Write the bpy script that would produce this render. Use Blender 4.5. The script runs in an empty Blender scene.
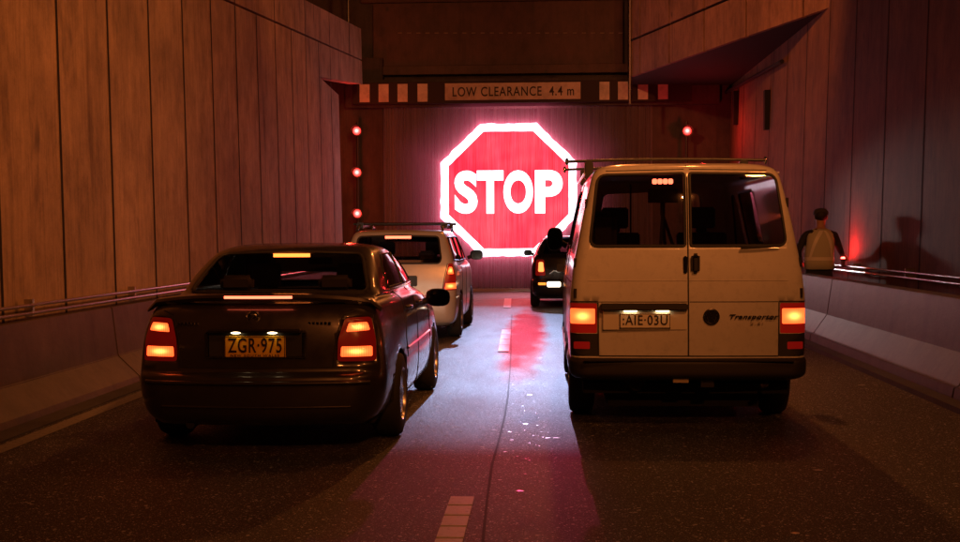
import bpy, bmesh, math, random
from mathutils import Vector, Matrix, Euler
from mathutils.geometry import delaunay_2d_cdt
random.seed(7)
R = math.radians
scene = bpy.context.scene
COL = scene.collection

# ------------------------------------------------------------------ camera
F, VX, VY, EYE = 1250.0, 547.0, 235.0, 1.5
yaw = math.atan((VX - 480) / F)
pitch = -math.atan((271 - VY) / F * math.cos(yaw))
cd = bpy.data.cameras.new('camera')
cam = bpy.data.objects.new('camera', cd)
COL.objects.link(cam)
cam.location = (0, 0, EYE)
CR = Matrix.Rotation(yaw, 3, 'Z') @ Matrix.Rotation(R(90) + pitch, 3, 'X') @ Matrix.Rotation(R(-0.25), 3, 'Z')
cam.rotation_euler = CR.to_euler()
cd.sensor_width = 36
cd.lens = F / 960 * 36
cd.clip_end = 500
cd.clip_start = 0.05
scene.camera = cam

# ------------------------------------------------------------------ night sky and light
world = bpy.data.worlds.new('World')
scene.world = world
world.use_nodes = True
wn = world.node_tree.nodes
bgn = wn['Background']
bgn.inputs[0].default_value = (0.9, 0.35, 0.22, 1)
bgn.inputs[1].default_value = 0.006
scene.view_settings.view_transform = 'Standard'
scene.view_settings.look = 'None'
scene.view_settings.exposure = 0
scene.view_settings.gamma = 1
SODIUM = (1.0, 0.33, 0.07)

def lamp(name, kind, loc, energy, color, target=None, size=0.2, spot=60, blend=0.5):
    ld = bpy.data.lights.new(name, kind)
    ld.energy = energy
    ld.color = color
    if kind in ('POINT', 'SPOT'):
        ld.shadow_soft_size = size
    if kind == 'SPOT':
        ld.spot_size = R(spot); ld.spot_blend = blend
    o = bpy.data.objects.new(name, ld)
    COL.objects.link(o)
    o.location = loc
    if target is not None:
        d = Vector(target) - Vector(loc)
        o.rotation_euler = d.to_track_quat('-Z', 'Y').to_euler()
    return o

# street lamps of the open ramp (out of the picture), and two added spots
SODIUM = (1.0, 0.27, 0.055)
lamp('street_lamp_light', 'SPOT', (3.0, -6.5, 8.5), 1750, SODIUM, (0.6, 14, 1.5), 0.2, 70, 0.7)
lamp('street_lamp_light', 'SPOT', (4.2, 3.0, 8.5), 4000, SODIUM, (-4.65, 19.0, 3.0), 0.3, 72, 0.9)
lamp('ramp_lamp_light', 'SPOT', (2.2, 15.6, 9.5), 300, SODIUM, (0.4, 9.0, 0), 0.15, 75, 0.6)
lamp('portal_lamp_light', 'SPOT', (1.2, 26.0, 8.4), 800, SODIUM, (-1.6, 7.5, 0), 0.15, 50, 0.6)
lamp('beam_fill_light', 'SPOT', (-4.0, 17.0, 8.0), 2400, (1.0, 0.25, 0.07), (3.2, 25.5, 6.4), 0.2, 64, 0.8)  # added spot, lights the beam's face panels
lamp('wall_fill_light', 'SPOT', (1.0, 14.0, 9.5), 1100, SODIUM, (-4.65, 27.5, 4.6), 0.2, 44, 0.9)  # added spot, brightens the far end of the left wall
# added spot in place of the sign's spill, set to throw the worker's shadow
lamp('added_spill_light', 'SPOT', (1.45, 32.6, 2.7), 700, (1.0, 0.86, 0.82), (4.75, 15.2, 1.25), 0.2, 13.5, .9)
# added spot behind the water screen, to brighten the falling water
lamp('screen_fill_light', 'SPOT', (-0.6, 38.5, 2.9), 900, (1.0, 0.22, 0.26), (-0.87, 33, 2.9), 0.3, 66, 1.0)

# added spot over the tunnel mouth: its nodes paint the road's light pool
def road_patch_spot():
    o = lamp('road_patch_light', 'SPOT', (-0.45, 32.5, 5.35), 4600, (1, 1, 1), None, 0.05, 100, 0.3)
    o.rotation_euler = (R(90), 0, R(180))          # looks level back up the ramp
    ld = o.data; ld.use_nodes = True
    nt = ld.node_tree; n, l = nt.nodes, nt.links
    em = n['Emission']
    tc = n.new('ShaderNodeTexCoord'); sp = n.new('ShaderNodeSeparateXYZ'); l.new(tc.outputs['Normal'], sp.inputs[0])
    def mt(op, a, b=None, clamp=False):
        x = n.new('ShaderNodeMath'); x.operation = op; x.use_clamp = clamp
        for k, v in enumerate((a, b)):
            if v is None: continue
            if isinstance(v, (int, float)): x.inputs[k].default_value = v
            else: l.new(v, x.inputs[k])
        return x.outputs[0]
    az = mt('ABSOLUTE', sp.outputs[2]); u = mt('DIVIDE', sp.outputs[0], az); v = mt('DIVIDE', mt('MULTIPLY', sp.outputs[1], -1.0), az)
    v = mt('MAXIMUM', v, .02)
    dist = mt('DIVIDE', 5.35, v)                   # throw along the road
    side = mt('MULTIPLY', mt('MULTIPLY', u, dist), -1.0)   # sideways, world +X
    def band(x, lo, hi, soft):
        a = mt('DIVIDE', mt('SUBTRACT', x, lo), soft, True); b = mt('DIVIDE', mt('SUBTRACT', hi, x), soft, True)
        return mt('MULTIPLY', a, b)
    frame = mt('MULTIPLY', mt('MULTIPLY', band(dist, 5.8, 40.0, 1.0), band(dist, -9.0, 24.0, 4.0)), band(side, -2.1, 1.6, .6))
    e = mt('ADD', mt('POWER', mt('DIVIDE', mt('SUBTRACT', dist, 13.0), 6.0), 2.0), mt('POWER', mt('DIVIDE', mt('SUBTRACT', side, .12), .30), 2.0))
    cv = n.new('ShaderNodeCombineXYZ'); l.new(side, cv.inputs[0]); l.new(mt('MULTIPLY', dist, .35), cv.inputs[1])
    nz = n.new('ShaderNodeTexNoise'); nz.inputs['Scale'].default_value = 2.6; nz.inputs['Detail'].default_value = 6; nz.inputs['Roughness'].default_value = .75
    l.new(cv.outputs[0], nz.inputs['Vector']); ripple = nz.outputs['Fac']
    e = mt('ADD', e, mt('MULTIPLY', mt('SUBTRACT', ripple, .5), 2.6))
    core = mt('MULTIPLY', mt('MULTIPLY', mt('SUBTRACT', 1.5, e), 1.0, True), .9)
    frame = mt('MULTIPLY', frame, mt('ADD', .25, mt('MULTIPLY', ripple, 1.5)))
    white = mt('MULTIPLY', frame, mt('SUBTRACT', 1.0, core))
    fade = band(dist, 4.0, 28.5, 5.0)
    far = mt('MULTIPLY', band(dist, .6, 5.9, .8), band(side, -3.4, 3.0, .8))  # red glow before the screen, put into the lamp colour
    def rgb(c, f):
        x = n.new('ShaderNodeVectorMath'); x.operation = 'SCALE'; x.inputs[0].default_value = c; l.new(f, x.inputs['Scale']); return x.outputs[0]
    def addv(a, b):
        x = n.new('ShaderNodeVectorMath'); x.operation = 'ADD'; l.new(a, x.inputs[0]); l.new(b, x.inputs[1]); return x.outputs[0]
    col = addv(addv(addv(rgb((.42, .62, 1.0), white), rgb((.80, .012, .05), mt('MULTIPLY', core, frame))), rgb((.10, .006, .022), mt('MULTIPLY', fade, band(side, -3.4, 3.0, 1.5)))), rgb((.60, .015, .05), far))
    # gain that cancels the lamp's fall-off along the throw
    comp = mt('POWER', mt('DIVIDE', dist, 14.0), 1.9)
    x = n.new('ShaderNodeVectorMath'); x.operation = 'SCALE'; l.new(col, x.inputs[0]); l.new(comp, x.inputs['Scale'])
    l.new(x.outputs[0], em.inputs[0]); em.inputs[1].default_value = 1.0
road_patch_spot()

# ------------------------------------------------------------------ helpers
def ray(px, py):
    return CR @ Vector(((px - 480) / F, (271 - py) / F, -1.0))
def onY(px, py, Y):
    d = ray(px, py); t = Y / d.y
    return Vector((d.x * t, Y, EYE + d.z * t))
def onX(px, py, X):
    d = ray(px, py); t = X / d.x
    return Vector((X, d.y * t, EYE + d.z * t))
def onZ(px, py, Z=0.0):
    d = ray(px, py); t = (Z - EYE) / d.z
    return Vector((d.x * t, d.y * t, Z))

class M3:
    """a mesh being collected"""
    def __init__(s): s.v = []; s.f = []
    def add(s, vs, fs):
        b = len(s.v); s.v += [tuple(p) for p in vs]; s.f += [tuple(b + i for i in f) for f in fs]
        return s
    def box(s, x0, x1, y0, y1, z0, z1, mat=None):
        vs = [Vector((x, y, z)) for x in (x0, x1) for y in (y0, y1) for z in (z0, z1)]
        if mat is not None: vs = [mat @ p for p in vs]
        return s.add(vs, [(0,1,3,2),(4,6,7,5),(0,4,5,1),(2,3,7,6),(0,2,6,4),(1,5,7,3)])
    def prism(s, poly, axis, a, b):
        """poly 2-D list extruded along axis (0,1,2) from a to b"""
        def mk(p, t):
            l = [p[0], p[1]]; l.insert(axis, t); return tuple(l)
        n = len(poly)
        vs = [mk(p, a) for p in poly] + [mk(p, b) for p in poly]
        fs = [tuple(range(n)), tuple(range(2*n-1, n-1, -1))] + [(i, i+n, (i+1) % n + n, (i+1) % n) for i in range(n)]
        return s.add(vs, fs)
    def tube(s, pts, r, n=8, closed=False, caps=True):
        pts = [Vector(p) for p in pts]; m = len(pts); rings = []
        up = Vector((0, 0, 1)); prev = None
        for i, p in enumerate(pts):
            if closed: t = pts[(i+1) % m] - pts[i-1]
            else: t = pts[min(i+1, m-1)] - pts[max(i-1, 0)]
            if t.length < 1e-9: t = Vector((0, 1, 0))
            t.normalize()
            a = prev if prev is not None else (up if abs(t.z) < .9 else Vector((1, 0, 0)))
            a = a - t * a.dot(t)
            if a.length < 1e-6: a = t.orthogonal()
            a.normalize(); prev = a
            b = t.cross(a)
            rr = r[i] if isinstance(r, (list, tuple)) else r
            rings.append([p + (a * math.cos(k*2*math.pi/n) + b * math.sin(k*2*math.pi/n)) * rr for k in range(n)])
        vs = [q for rg in rings for q in rg]; fs = []
        for i in range(m if closed else m-1):
            j = (i+1) % m
            for k in range(n):
                fs.append((i*n+k, i*n+(k+1) % n, j*n+(k+1) % n, j*n+k))
        if caps and not closed:
            fs.append(tuple(range(n-1, -1, -1))); fs.append(tuple((m-1)*n+k for k in range(n)))
        return s.add(vs, fs)
    def lathe(s, prof, axis_loc, n=32, axis='X', a0=0, a1=2*math.pi):
        """prof: (offset along axis, radius)"""
        full = abs(a1 - a0 - 2*math.pi) < 1e-6
        steps = n if full else n + 1
        vs = []; c = Vector(axis_loc)
        for k in range(steps):
            a = a0 + (a1 - a0) * k / n; ca, sa = math.cos(a), math.sin(a)
            for (o, r) in prof:
                if axis == 'X': q = Vector((o, r*ca, r*sa))
                elif axis == 'Y': q = Vector((r*ca, o, r*sa))
                else: q = Vector((r*ca, r*sa, o))
                vs.append(c + q)
        m = len(prof); fs = []
        for k in range(n):
            k2 = (k+1) % steps
            for i in range(m-1): fs.append((k*m+i, k*m+i+1, k2*m+i+1, k2*m+i))
        return s.add(vs, fs)
    def ball(s, c, r, n=12, sc=(1, 1, 1)):
        c = Vector(c); vs = []; fs = []; h = n//2
        for i in range(h+1):
            th = math.pi*i/h
            for k in range(n):
                ph = 2*math.pi*k/n
                vs.append(c + Vector((r*sc[0]*math.sin(th)*math.cos(ph), r*sc[1]*math.sin(th)*math.sin(ph), r*sc[2]*math.cos(th))))
        for i in range(h):
            for k in range(n): fs.append((i*n+k, (i+1)*n+k, (i+1)*n+(k+1) % n, i*n+(k+1) % n))
        return s.add(vs, fs)
    def build(s, name, mat, parent=None, smooth=0, bevel=0, seg=2):
        me = bpy.data.meshes.new(name)
        me.from_pydata(s.v, [], s.f); me.update()
        bm = bmesh.new(); bm.from_mesh(me)
        bmesh.ops.remove_doubles(bm, verts=bm.verts, dist=1e-5)
        bmesh.ops.recalc_face_normals(bm, faces=bm.faces)
        if bevel:
            es = [e for e in bm.edges if len(e.link_faces) == 2 and e.calc_face_angle(0) > R(30)]
            bmesh.ops.bevel(bm, geom=es, offset=bevel, segments=seg, affect='EDGES', clamp_overlap=True)
        bm.to_mesh(me); bm.free()
        me.materials.append(mat)
        if smooth:
            for p in me.polygons: p.use_smooth = True
            me.set_sharp_from_angle(angle=R(smooth))
        o = bpy.data.objects.new(name, me); COL.objects.link(o)
        if parent is not None: o.parent = parent
        return o

def tag(o, label=None, cat=None, group=None, kind=None):
    if label: o['label'] = label
    if cat: o['category'] = cat
    if group: o['group'] = group
    if kind: o['kind'] = kind
    return o
def thing(name, loc, label, cat, group=None, rz=0):
    o = bpy.data.objects.new(name, None); COL.objects.link(o)
    o.empty_display_size = 0.2
    o.location = loc; o.rotation_euler = (0, 0, rz)
    return tag(o, label, cat, group)
def copy_tree(o, parent=None):
    c = o.copy(); COL.objects.link(c); c.parent = parent
    for ch in list(o.children): copy_tree(ch, c)
    return c

def rounded(poly, r, n=5):
    out = []; m = len(poly)
    for i in range(m):
        p0, p1, p2 = Vector(poly[i-1]), Vector(poly[i]), Vector(poly[(i+1) % m])
        rr = r[i] if isinstance(r, (list, tuple)) else r
        if rr <= 0: out.append(tuple(p1)); continue
        a = (p0-p1); b = (p2-p1); rr2 = min(rr, a.length*.45, b.length*.45)
        a.normalize(); b.normalize()
        s, e = p1 + a*rr2, p1 + b*rr2
        for k in range(n+1):
            t = k/n
            out.append(tuple((1-t)**2*s + 2*t*(1-t)*p1 + t*t*e))
    return out

# ------------------------------------------------------------------ materials
def nodes(name):
    m = bpy.data.materials.new(name); m.use_nodes = True
    nt = m.node_tree; return m, nt, nt.nodes, nt.links, nt.nodes['Principled BSDF']
def simple(name, col, rough=.5, metal=0, coat=0, emis=None, es=0, spec=.5):
    m, nt, n, l, b = nodes(name)
    b.inputs['Base Color'].default_value = (*col, 1)
    b.inputs['Roughness'].default_value = rough
    b.inputs['Metallic'].default_value = metal
    b.inputs['Coat Weight'].default_value = coat
    b.inputs['Coat Roughness'].default_value = .06
    b.inputs['Specular IOR Level'].default_value = spec
    if emis:
        b.inputs['Emission Color'].default_value = (*emis, 1)
        b.inputs['Emission Strength'].default_value = es
    return m
def noise(n, l, coord, scale, detail=6, rough=.6, sc=None):
    t = n.new('ShaderNodeTexNoise'); t.inputs['Scale'].default_value = scale
    t.inputs['Detail'].default_value = detail; t.inputs['Roughness'].default_value = rough
    if sc:
        mp = n.new('ShaderNodeMapping'); mp.inputs['Scale'].default_value = sc
        l.new(coord, mp.inputs['Vector']); l.new(mp.outputs[0], t.inputs['Vector'])
    else: l.new(coord, t.inputs['Vector'])
    return t.outputs['Fac']
def ramp(n, l, fac, stops):
    r = n.new('ShaderNodeValToRGB'); e = r.color_ramp.elements
    while len(e) < len(stops): e.new(.5)
    for i, (p, c) in enumerate(stops):
        e[i].position = p; e[i].color = (*c, 1) if len(c) == 3 else c
    l.new(fac, r.inputs[0]); return r.outputs[0]
def mixc(n, l, a, b, fac, mode='MIX'):
    x = n.new('ShaderNodeMix'); x.data_type = 'RGBA'; x.blend_type = mode
    if isinstance(fac, float): x.inputs[0].default_value = fac
    else: l.new(fac, x.inputs[0])
    for i, v in ((6, a), (7, b)):
        if isinstance(v, tuple): x.inputs[i].default_value = (*v, 1)
        else: l.new(v, x.inputs[i])
    return x.outputs[2]
def bump(n, l, b, h, strength, dist=.01):
    bp = n.new('ShaderNodeBump'); bp.inputs['Strength'].default_value = strength
    bp.inputs['Distance'].default_value = dist
    l.new(h, bp.inputs['Height']); l.new(bp.outputs[0], b.inputs['Normal'])

def concrete(name, base, streak=1.0, rough=.75, spots=True, grain=(9, 9, .35)):
    m, nt, n, l, b = nodes(name)
    tc = n.new('ShaderNodeTexCoord').outputs['Object']
    big = noise(n, l, tc, .7, 5)
    st = noise(n, l, tc, 3.0, 8, .7, grain)
    fine = noise(n, l, tc, 45, 4)
    c1 = ramp(n, l, big, [(.3, tuple(x*.72 for x in base)), (.7, tuple(x*1.2 for x in base))])
    c2 = ramp(n, l, st, [(.35, (.52, .5, .48)), (.5, (.95, .95, .95)), (.72, (1.25, 1.22, 1.2))])
    c = mixc(n, l, c1, c2, .5*streak, 'MULTIPLY')
    med = noise(n, l, tc, 2.4, 9, .72, (1.3, 1.3, .8))
    c = mixc(n, l, c, ramp(n, l, med, [(.32, (.55, .53, .5)), (.5, (1, 1, 1)), (.7, (1.35, 1.33, 1.3))]), .8, 'MULTIPLY')
    run = noise(n, l, tc, 1, 5, .65, (2.6, 2.6, .16))
    c = mixc(n, l, c, (.35, .32, .3), ramp(n, l, run, [(.56, (0, 0, 0)), (.72, (.8, .8, .8))]), 'MULTIPLY')
    c = mixc(n, l, c, ramp(n, l, fine, [(.3, (.8, .8, .8)), (.7, (1.15, 1.15, 1.15))]), .5, 'MULTIPLY')
    vo = n.new('ShaderNodeTexVoronoi'); vo.inputs['Scale'].default_value = .8
    mp = n.new('ShaderNodeMapping'); mp.inputs['Scale'].default_value = (1, 1.3, .75); l.new(tc, mp.inputs['Vector']); l.new(mp.outputs[0], vo.inputs['Vector'])
    c = mixc(n, l, c, (.03, .025, .02), ramp(n, l, vo.outputs['Distance'], [(.02, (.8, .8, .8)), (.055, (0, 0, 0))]))
    if spots:
        sp = noise(n, l, tc, 1.1, 3, .5, (2.2, 2.2, .7))
        c = mixc(n, l, c, (.05, .04, .035), ramp(n, l, sp, [(.66, (0, 0, 0)), (.76, (.75, .75, .75))]))
    l.new(c, b.inputs['Base Color']); b.inputs['Roughness'].default_value = rough
    bump(n, l, b, st, .35, .012)
    return m

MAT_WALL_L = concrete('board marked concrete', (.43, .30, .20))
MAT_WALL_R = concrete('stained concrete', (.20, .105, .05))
MAT_BEAM = concrete('beam concrete', (.30, .18, .12), spots=False)
MAT_BAR = concrete('barrier concrete', (.08, .06, .048), .5, .55, grain=(3, 1.2, 3))
MAT_DARKCON = concrete('dark portal concrete', (.06, .05, .05), .6)  # even dark base colour for the portal and bore
MAT_KERB = concrete('kerb concrete', (.06, .06, .065), .4, .5)
MAT_HEAD = concrete('header panel', (.10, .045, .045), .4, .6, spots=False)
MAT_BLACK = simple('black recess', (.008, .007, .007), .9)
MAT_RUBBER = simple('black rubber', (.012, .012, .012), .6)
MAT_TYRE = simple('tyre rubber', (.02, .02, .02), .8)
MAT_PLASTIC = simple('dark bumper plastic', (.022, .02, .02), .5)
MAT_STEEL = simple('galvanised steel', (.45, .42, .42), .25, 1)
MAT_DARKSTEEL = simple('dark steel', (.06, .06, .06), .4, .8)
MAT_CHROME = simple('chrome', (.75, .74, .72), .12, 1)
MAT_MIRROR = simple('mirror glass', (.10, .10, .10), .08, 1)
MAT_ALLOY = simple('alloy rim', (.45, .44, .43), .3, .9)
MAT_SEAT = simple('dark upholstery', (.02, .018, .02), .9)
MAT_INTERIOR = simple('dark cabin trim', (.015, .013, .014), .85)

def paint(name, col, metal=.2, rough=.35, coat=.6, flake=.1, dirt=.0):
    m, nt, n, l, b = nodes(name)
    tc = n.new('ShaderNodeTexCoord').outputs['Object']
    f = noise(n, l, tc, 2.2, 6)
    c = ramp(n, l, f, [(.3, tuple(x*(1-flake) for x in col)), (.7, tuple(x*(1+flake) for x in col))])
    d = noise(n, l, tc, 14, 8, .75)
    l.new(mixc(n, l, c, tuple(x*.6 for x in col), ramp(n, l, d, [(.5, (0, 0, 0)), (.8, (dirt, dirt, dirt))])), b.inputs['Base Color'])
    rr = ramp(n, l, d, [(.3, (rough*.8,)*3), (.8, (min(1, rough*1.4),)*3)])
    l.new(rr, b.inputs['Roughness'])
    b.inputs['Metallic'].default_value = metal
    b.inputs['Coat Weight'].default_value = coat; b.inputs['Coat Roughness'].default_value = .08
    return m
MAT_SEDAN = paint('dark bronze metallic paint', (.055, .046, .045), .65, .34, .8)
MAT_VAN = paint('cream white van paint', (.58, .56, .54), 0, .32, .8, .05, .7)
MAT_SILVER = paint('pale silver wagon paint', (.62, .58, .54), .35, .35, .6, .05, .2)
MAT_BLACKCAR = paint('black car paint', (.012, .012, .014), .2, .2, .9)

def glass(name, tint, refl=.06, rough=.02):
    m = bpy.data.materials.new(name); m.use_nodes = True
    nt = m.node_tree; n, l = nt.nodes, nt.links; n.clear()
    out = n.new('ShaderNodeOutputMaterial'); mx = n.new('ShaderNodeMixShader')
    tr = n.new('ShaderNodeBsdfTransparent'); gl = n.new('ShaderNodeBsdfGlossy')
    tr.inputs[0].default_value = (*tint, 1); gl.inputs['Roughness'].default_value = rough
    gl.inputs[0].default_value = (.9, .9, .9, 1)
    fr = n.new('ShaderNodeLayerWeight'); fr.inputs[0].default_value = .12
    mr = n.new('ShaderNodeMapRange'); mr.inputs[3].default_value = refl; mr.inputs[4].default_value = 1
    l.new(fr.outputs['Fresnel'], mr.inputs[0]); l.new(mr.outputs[0], mx.inputs[0])
    l.new(tr.outputs[0], mx.inputs[1]); l.new(gl.outputs[0], mx.inputs[2]); l.new(mx.outputs[0], out.inputs[0])
    return m
MAT_GLASS = glass('tinted car glass', (.86, .82, .82))
MAT_GLASS_DARK = glass('dark tinted glass', (.45, .40, .40))

def emit(name, col, s, back=(.02, .0, .0)):
    return simple(name, back, .3, 0, 0, col, s)
def lens_mat(name, col, base, peak, w=5.0):
    m, nt, n, l, b = nodes(name)
    b.inputs['Base Color'].default_value = (.2, .01, .01, 1); b.inputs['Roughness'].default_value = .15
    tc = n.new('ShaderNodeTexCoord')
    vm = n.new('ShaderNodeVectorMath'); vm.operation = 'SUBTRACT'; l.new(tc.outputs['Generated'], vm.inputs[0]); vm.inputs[1].default_value = (.5, .5, .5)
    ms = n.new('ShaderNodeVectorMath'); ms.operation = 'MULTIPLY'; l.new(vm.outputs[0], ms.inputs[0]); ms.inputs[1].default_value = (1.0, 0.0, 1.0)
    dt = n.new('ShaderNodeVectorMath'); dt.operation = 'DOT_PRODUCT'; l.new(ms.outputs[0], dt.inputs[0]); l.new(ms.outputs[0], dt.inputs[1])
    ex = n.new('ShaderNodeMath'); ex.operation = 'MULTIPLY'; ex.inputs[1].default_value = -w; l.new(dt.outputs['Value'], ex.inputs[0])
    e2 = n.new('ShaderNodeMath'); e2.operation = 'EXPONENT'; l.new(ex.outputs[0], e2.inputs[0])
    e3 = n.new('ShaderNodeMath'); e3.operation = 'POWER'; l.new(e2.outputs[0], e3.inputs[0]); e3.inputs[1].default_value = 2.0
    wv = n.new('ShaderNodeTexWave'); wv.inputs['Scale'].default_value = 22; wv.bands_direction = 'X'; l.new(tc.outputs['Object'], wv.inputs['Vector'])
    rb = n.new('ShaderNodeMath'); rb.operation = 'MULTIPLY_ADD'; l.new(wv.outputs['Fac'], rb.inputs[0]); rb.inputs[1].default_value = .35; rb.inputs[2].default_value = .8
    a = n.new('ShaderNodeMath'); a.operation = 'MULTIPLY_ADD'; l.new(e3.outputs[0], a.inputs[0]); a.inputs[1].default_value = peak; a.inputs[2].default_value = base
    z = n.new('ShaderNodeMath'); z.operation = 'MULTIPLY'; l.new(a.outputs[0], z.inputs[0]); l.new(rb.outputs[0], z.inputs[1])
    b.inputs['Emission Color'].default_value = (*col, 1); l.new(z.outputs[0], b.inputs['Emission Strength'])
    return m
MAT_WARN = lens_mat('red warning lamp lens', (1.0, .035, .03), 3.5, 45, 14)
MAT_LAMP_HOT = lens_mat('lit brake lamp core', (1.0, .085, .016), 3.0, 15, 9)
MAT_LAMP_RED = emit('lit red lens', (1.0, .02, .008), .12, (.25, .01, .01))
MAT_LAMP_MID = emit('red lens beside the bulbs', (1.0, .015, .008), .05, (.2, .008, .006))
MAT_LAMP_DIM = emit('dim red lens', (1.0, .02, .01), .12, (.16, .006, .006))
MAT_STRIP = emit('brake light strip', (1.0, .13, .06), 4.5)
MAT_STRIP_W = emit('orange brake light strip', (1.0, .2, .03), 5)
MAT_WARNRIM = emit('red warning lamp lens', (1.0, .012, .01), 3.0, (.4, .01, .01))
MAT_PLATELAMP = emit('number plate lamp', (1.0, .72, .36), 9)
MAT_WHITEHOT = emit('white glowing plate', (1.0, .85, .65), 3.5)

# asphalt
def asphalt():
    m, nt, n, l, b = nodes('worn asphalt')
    tc = n.new('ShaderNodeTexCoord').outputs['Object']
    grit = noise(n, l, tc, 60, 5, .8)
    med = noise(n, l, tc, 9, 6, .7)
    big = noise(n, l, tc, .8, 5, .6, (1, .25, 1))
    c = ramp(n, l, grit, [(.38, (.010, .0095, .0095)), (.54, (.03, .029, .029)), (.63, (.075, .072, .07)), (.72, (.34, .33, .32))])
    c = mixc(n, l, c, ramp(n, l, med, [(.3, (.65, .65, .65)), (.7, (1.25, 1.25, 1.25))]), .6, 'MULTIPLY')
    c = mixc(n, l, c, ramp(n, l, big, [(.35, (.7, .7, .7)), (.65, (1.15, 1.15, 1.15))]), .7, 'MULTIPLY')
    sx = n.new('ShaderNodeSeparateXYZ'); l.new(tc, sx.inputs[0])
    oil = noise(n, l, tc, 1.0, 6, .7, (2.2, .22, 1))
    c = mixc(n, l, c, (.35, .34, .33), ramp(n, l, oil, [(.48, (0, 0, 0)), (.68, (.9, .9, .9))]), 'MULTIPLY')
    for sc, lo, hi, cc in ((38, .975, .98, (.55, .55, .55)), (80, .92, .935, (.7, .7, .7)), (150, .84, .86, (.5, .5, .5))):
        vo = n.new('ShaderNodeTexVoronoi'); vo.inputs['Scale'].default_value = sc; l.new(tc, vo.inputs['Vector'])
        sv = n.new('ShaderNodeSeparateColor'); l.new(vo.outputs['Color'], sv.inputs[0])
        near = n.new('ShaderNodeMath'); near.operation = 'LESS_THAN'; l.new(vo.outputs['Distance'], near.inputs[0]); near.inputs[1].default_value = .42
        pk = n.new('ShaderNodeMapRange'); pk.inputs[1].default_value = lo; pk.inputs[2].default_value = hi; l.new(sv.outputs[0], pk.inputs[0])
        mm = n.new('ShaderNodeMath'); mm.operation = 'MULTIPLY'; l.new(near.outputs[0], mm.inputs[0]); l.new(pk.outputs[0], mm.inputs[1])
        c = mixc(n, l, c, cc, mm.outputs[0])
    l.new(c, b.inputs['Base Color'])
    r = ramp(n, l, grit, [(.3, (.75,)*3), (.7, (.38,)*3)])
    l.new(r, b.inputs['Roughness'])
    b.inputs['Specular IOR Level'].default_value = .6
    bump(n, l, b, grit, .9, .006)
    return m
MAT_ROAD = asphalt()

def roadpaint(name, col, wear=.45):
    m, nt, n, l, b = nodes(name)
    tc = n.new('ShaderNodeTexCoord').outputs['Object']
    g = noise(n, l, tc, 30, 6, .75)
    c = ramp(n, l, g, [(wear-.1, (.04, .04, .04)), (wear+.05, tuple(x*.8 for x in col)), (.8, col)])
    l.new(c, b.inputs['Base Color']); b.inputs['Roughness'].default_value = .5
    bump(n, l, b, g, .4, .004)
    return m
MAT_PAINT = roadpaint('worn white road paint', (.85, .82, .78), .36)
MAT_PAINT_EDGE = roadpaint('dirty edge line paint', (.30, .28, .26), .42)
MAT_CRACK = simple('bitumen crack sealant', (.006, .006, .006), .7)

# water screen: falling water lets part of the light through and scatters the rest
def water(name, thick):
    m = bpy.data.materials.new(name); m.use_nodes = True
    nt = m.node_tree; n, l = nt.nodes, nt.links; n.clear()
    out = n.new('ShaderNodeOutputMaterial'); mx = n.new('ShaderNodeMixShader'); m2 = n.new('ShaderNodeMixShader')
    tr = n.new('ShaderNodeBsdfTransparent'); tl = n.new('ShaderNodeBsdfTranslucent'); df = n.new('ShaderNodeBsdfDiffuse')
    tc = n.new('ShaderNodeTexCoord').outputs['Object']
    st = noise(n, l, tc, 1, 7, .8, (15, 15, .22))
    st2 = noise(n, l, tc, 1, 3, .6, (26, 26, .35))
    mm = n.new('ShaderNodeMath'); mm.operation = 'MULTIPLY'; l.new(st, mm.inputs[0]); l.new(st2, mm.inputs[1])
    fac = n.new('ShaderNodeMapRange'); fac.inputs[1].default_value = .12; fac.inputs[2].default_value = .42
    fac.inputs[3].default_value = thick*.45; fac.inputs[4].default_value = thick
    l.new(mm.outputs[0], fac.inputs[0])
    tl.inputs[0].default_value = (.75, .70, .72, 1); df.inputs[0].default_value = (.36, .33, .34, 1)
    m2.inputs[0].default_value = .6
    l.new(tl.outputs[0], m2.inputs[1]); l.new(df.outputs[0], m2.inputs[2])
    l.new(fac.outputs[0], mx.inputs[0]); l.new(tr.outputs[0], mx.inputs[1]); l.new(m2.outputs[0], mx.inputs[2])
    l.new(mx.outputs[0], out.inputs[0])
    return m
MAT_WATER = water('falling water screen', .62)

def projected(name, tint, col, strength, thru=1.0, lo=.75):
    """a part of the projected picture hanging in the falling water: glows, and lets light from behind on through, coloured"""
    m = bpy.data.materials.new(name); m.use_nodes = True
    nt = m.node_tree; n, l = nt.nodes, nt.links; n.clear()
    out = n.new('ShaderNodeOutputMaterial'); ad = n.new('ShaderNodeAddShader')
    tr = n.new('ShaderNodeBsdfTransparent'); em = n.new('ShaderNodeEmission')
    tr.inputs[0].default_value = (*[t*thru for t in tint], 1)
    tc = n.new('ShaderNodeTexCoord').outputs['Object']
    st = noise(n, l, tc, 1, 7, .8, (9, 9, .16))
    st2 = noise(n, l, tc, 1, 4, .7, (38, 38, .9))
    mm = n.new('ShaderNodeMath'); mm.operation = 'MULTIPLY'; l.new(st, mm.inputs[0]); l.new(st2, mm.inputs[1])
    mr = n.new('ShaderNodeMapRange'); mr.inputs[1].default_value = .12; mr.inputs[2].default_value = .42
    mr.inputs[3].default_value = strength*lo; mr.inputs[4].default_value = strength*1.45
    l.new(mm.outputs[0], mr.inputs[0]); l.new(mr.outputs[0], em.inputs[1])
    big = noise(n, l, tc, .8, 2)
    c = ramp(n, l, big, [(.35, col), (.7, tuple(min(1, x*1.0+.10) for x in col))])
    l.new(c, em.inputs[0])
    l.new(tr.outputs[0], ad.inputs[0]); l.new(em.outputs[0], ad.inputs[1]); l.new(ad.outputs[0], out.inputs[0])
    return m
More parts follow.
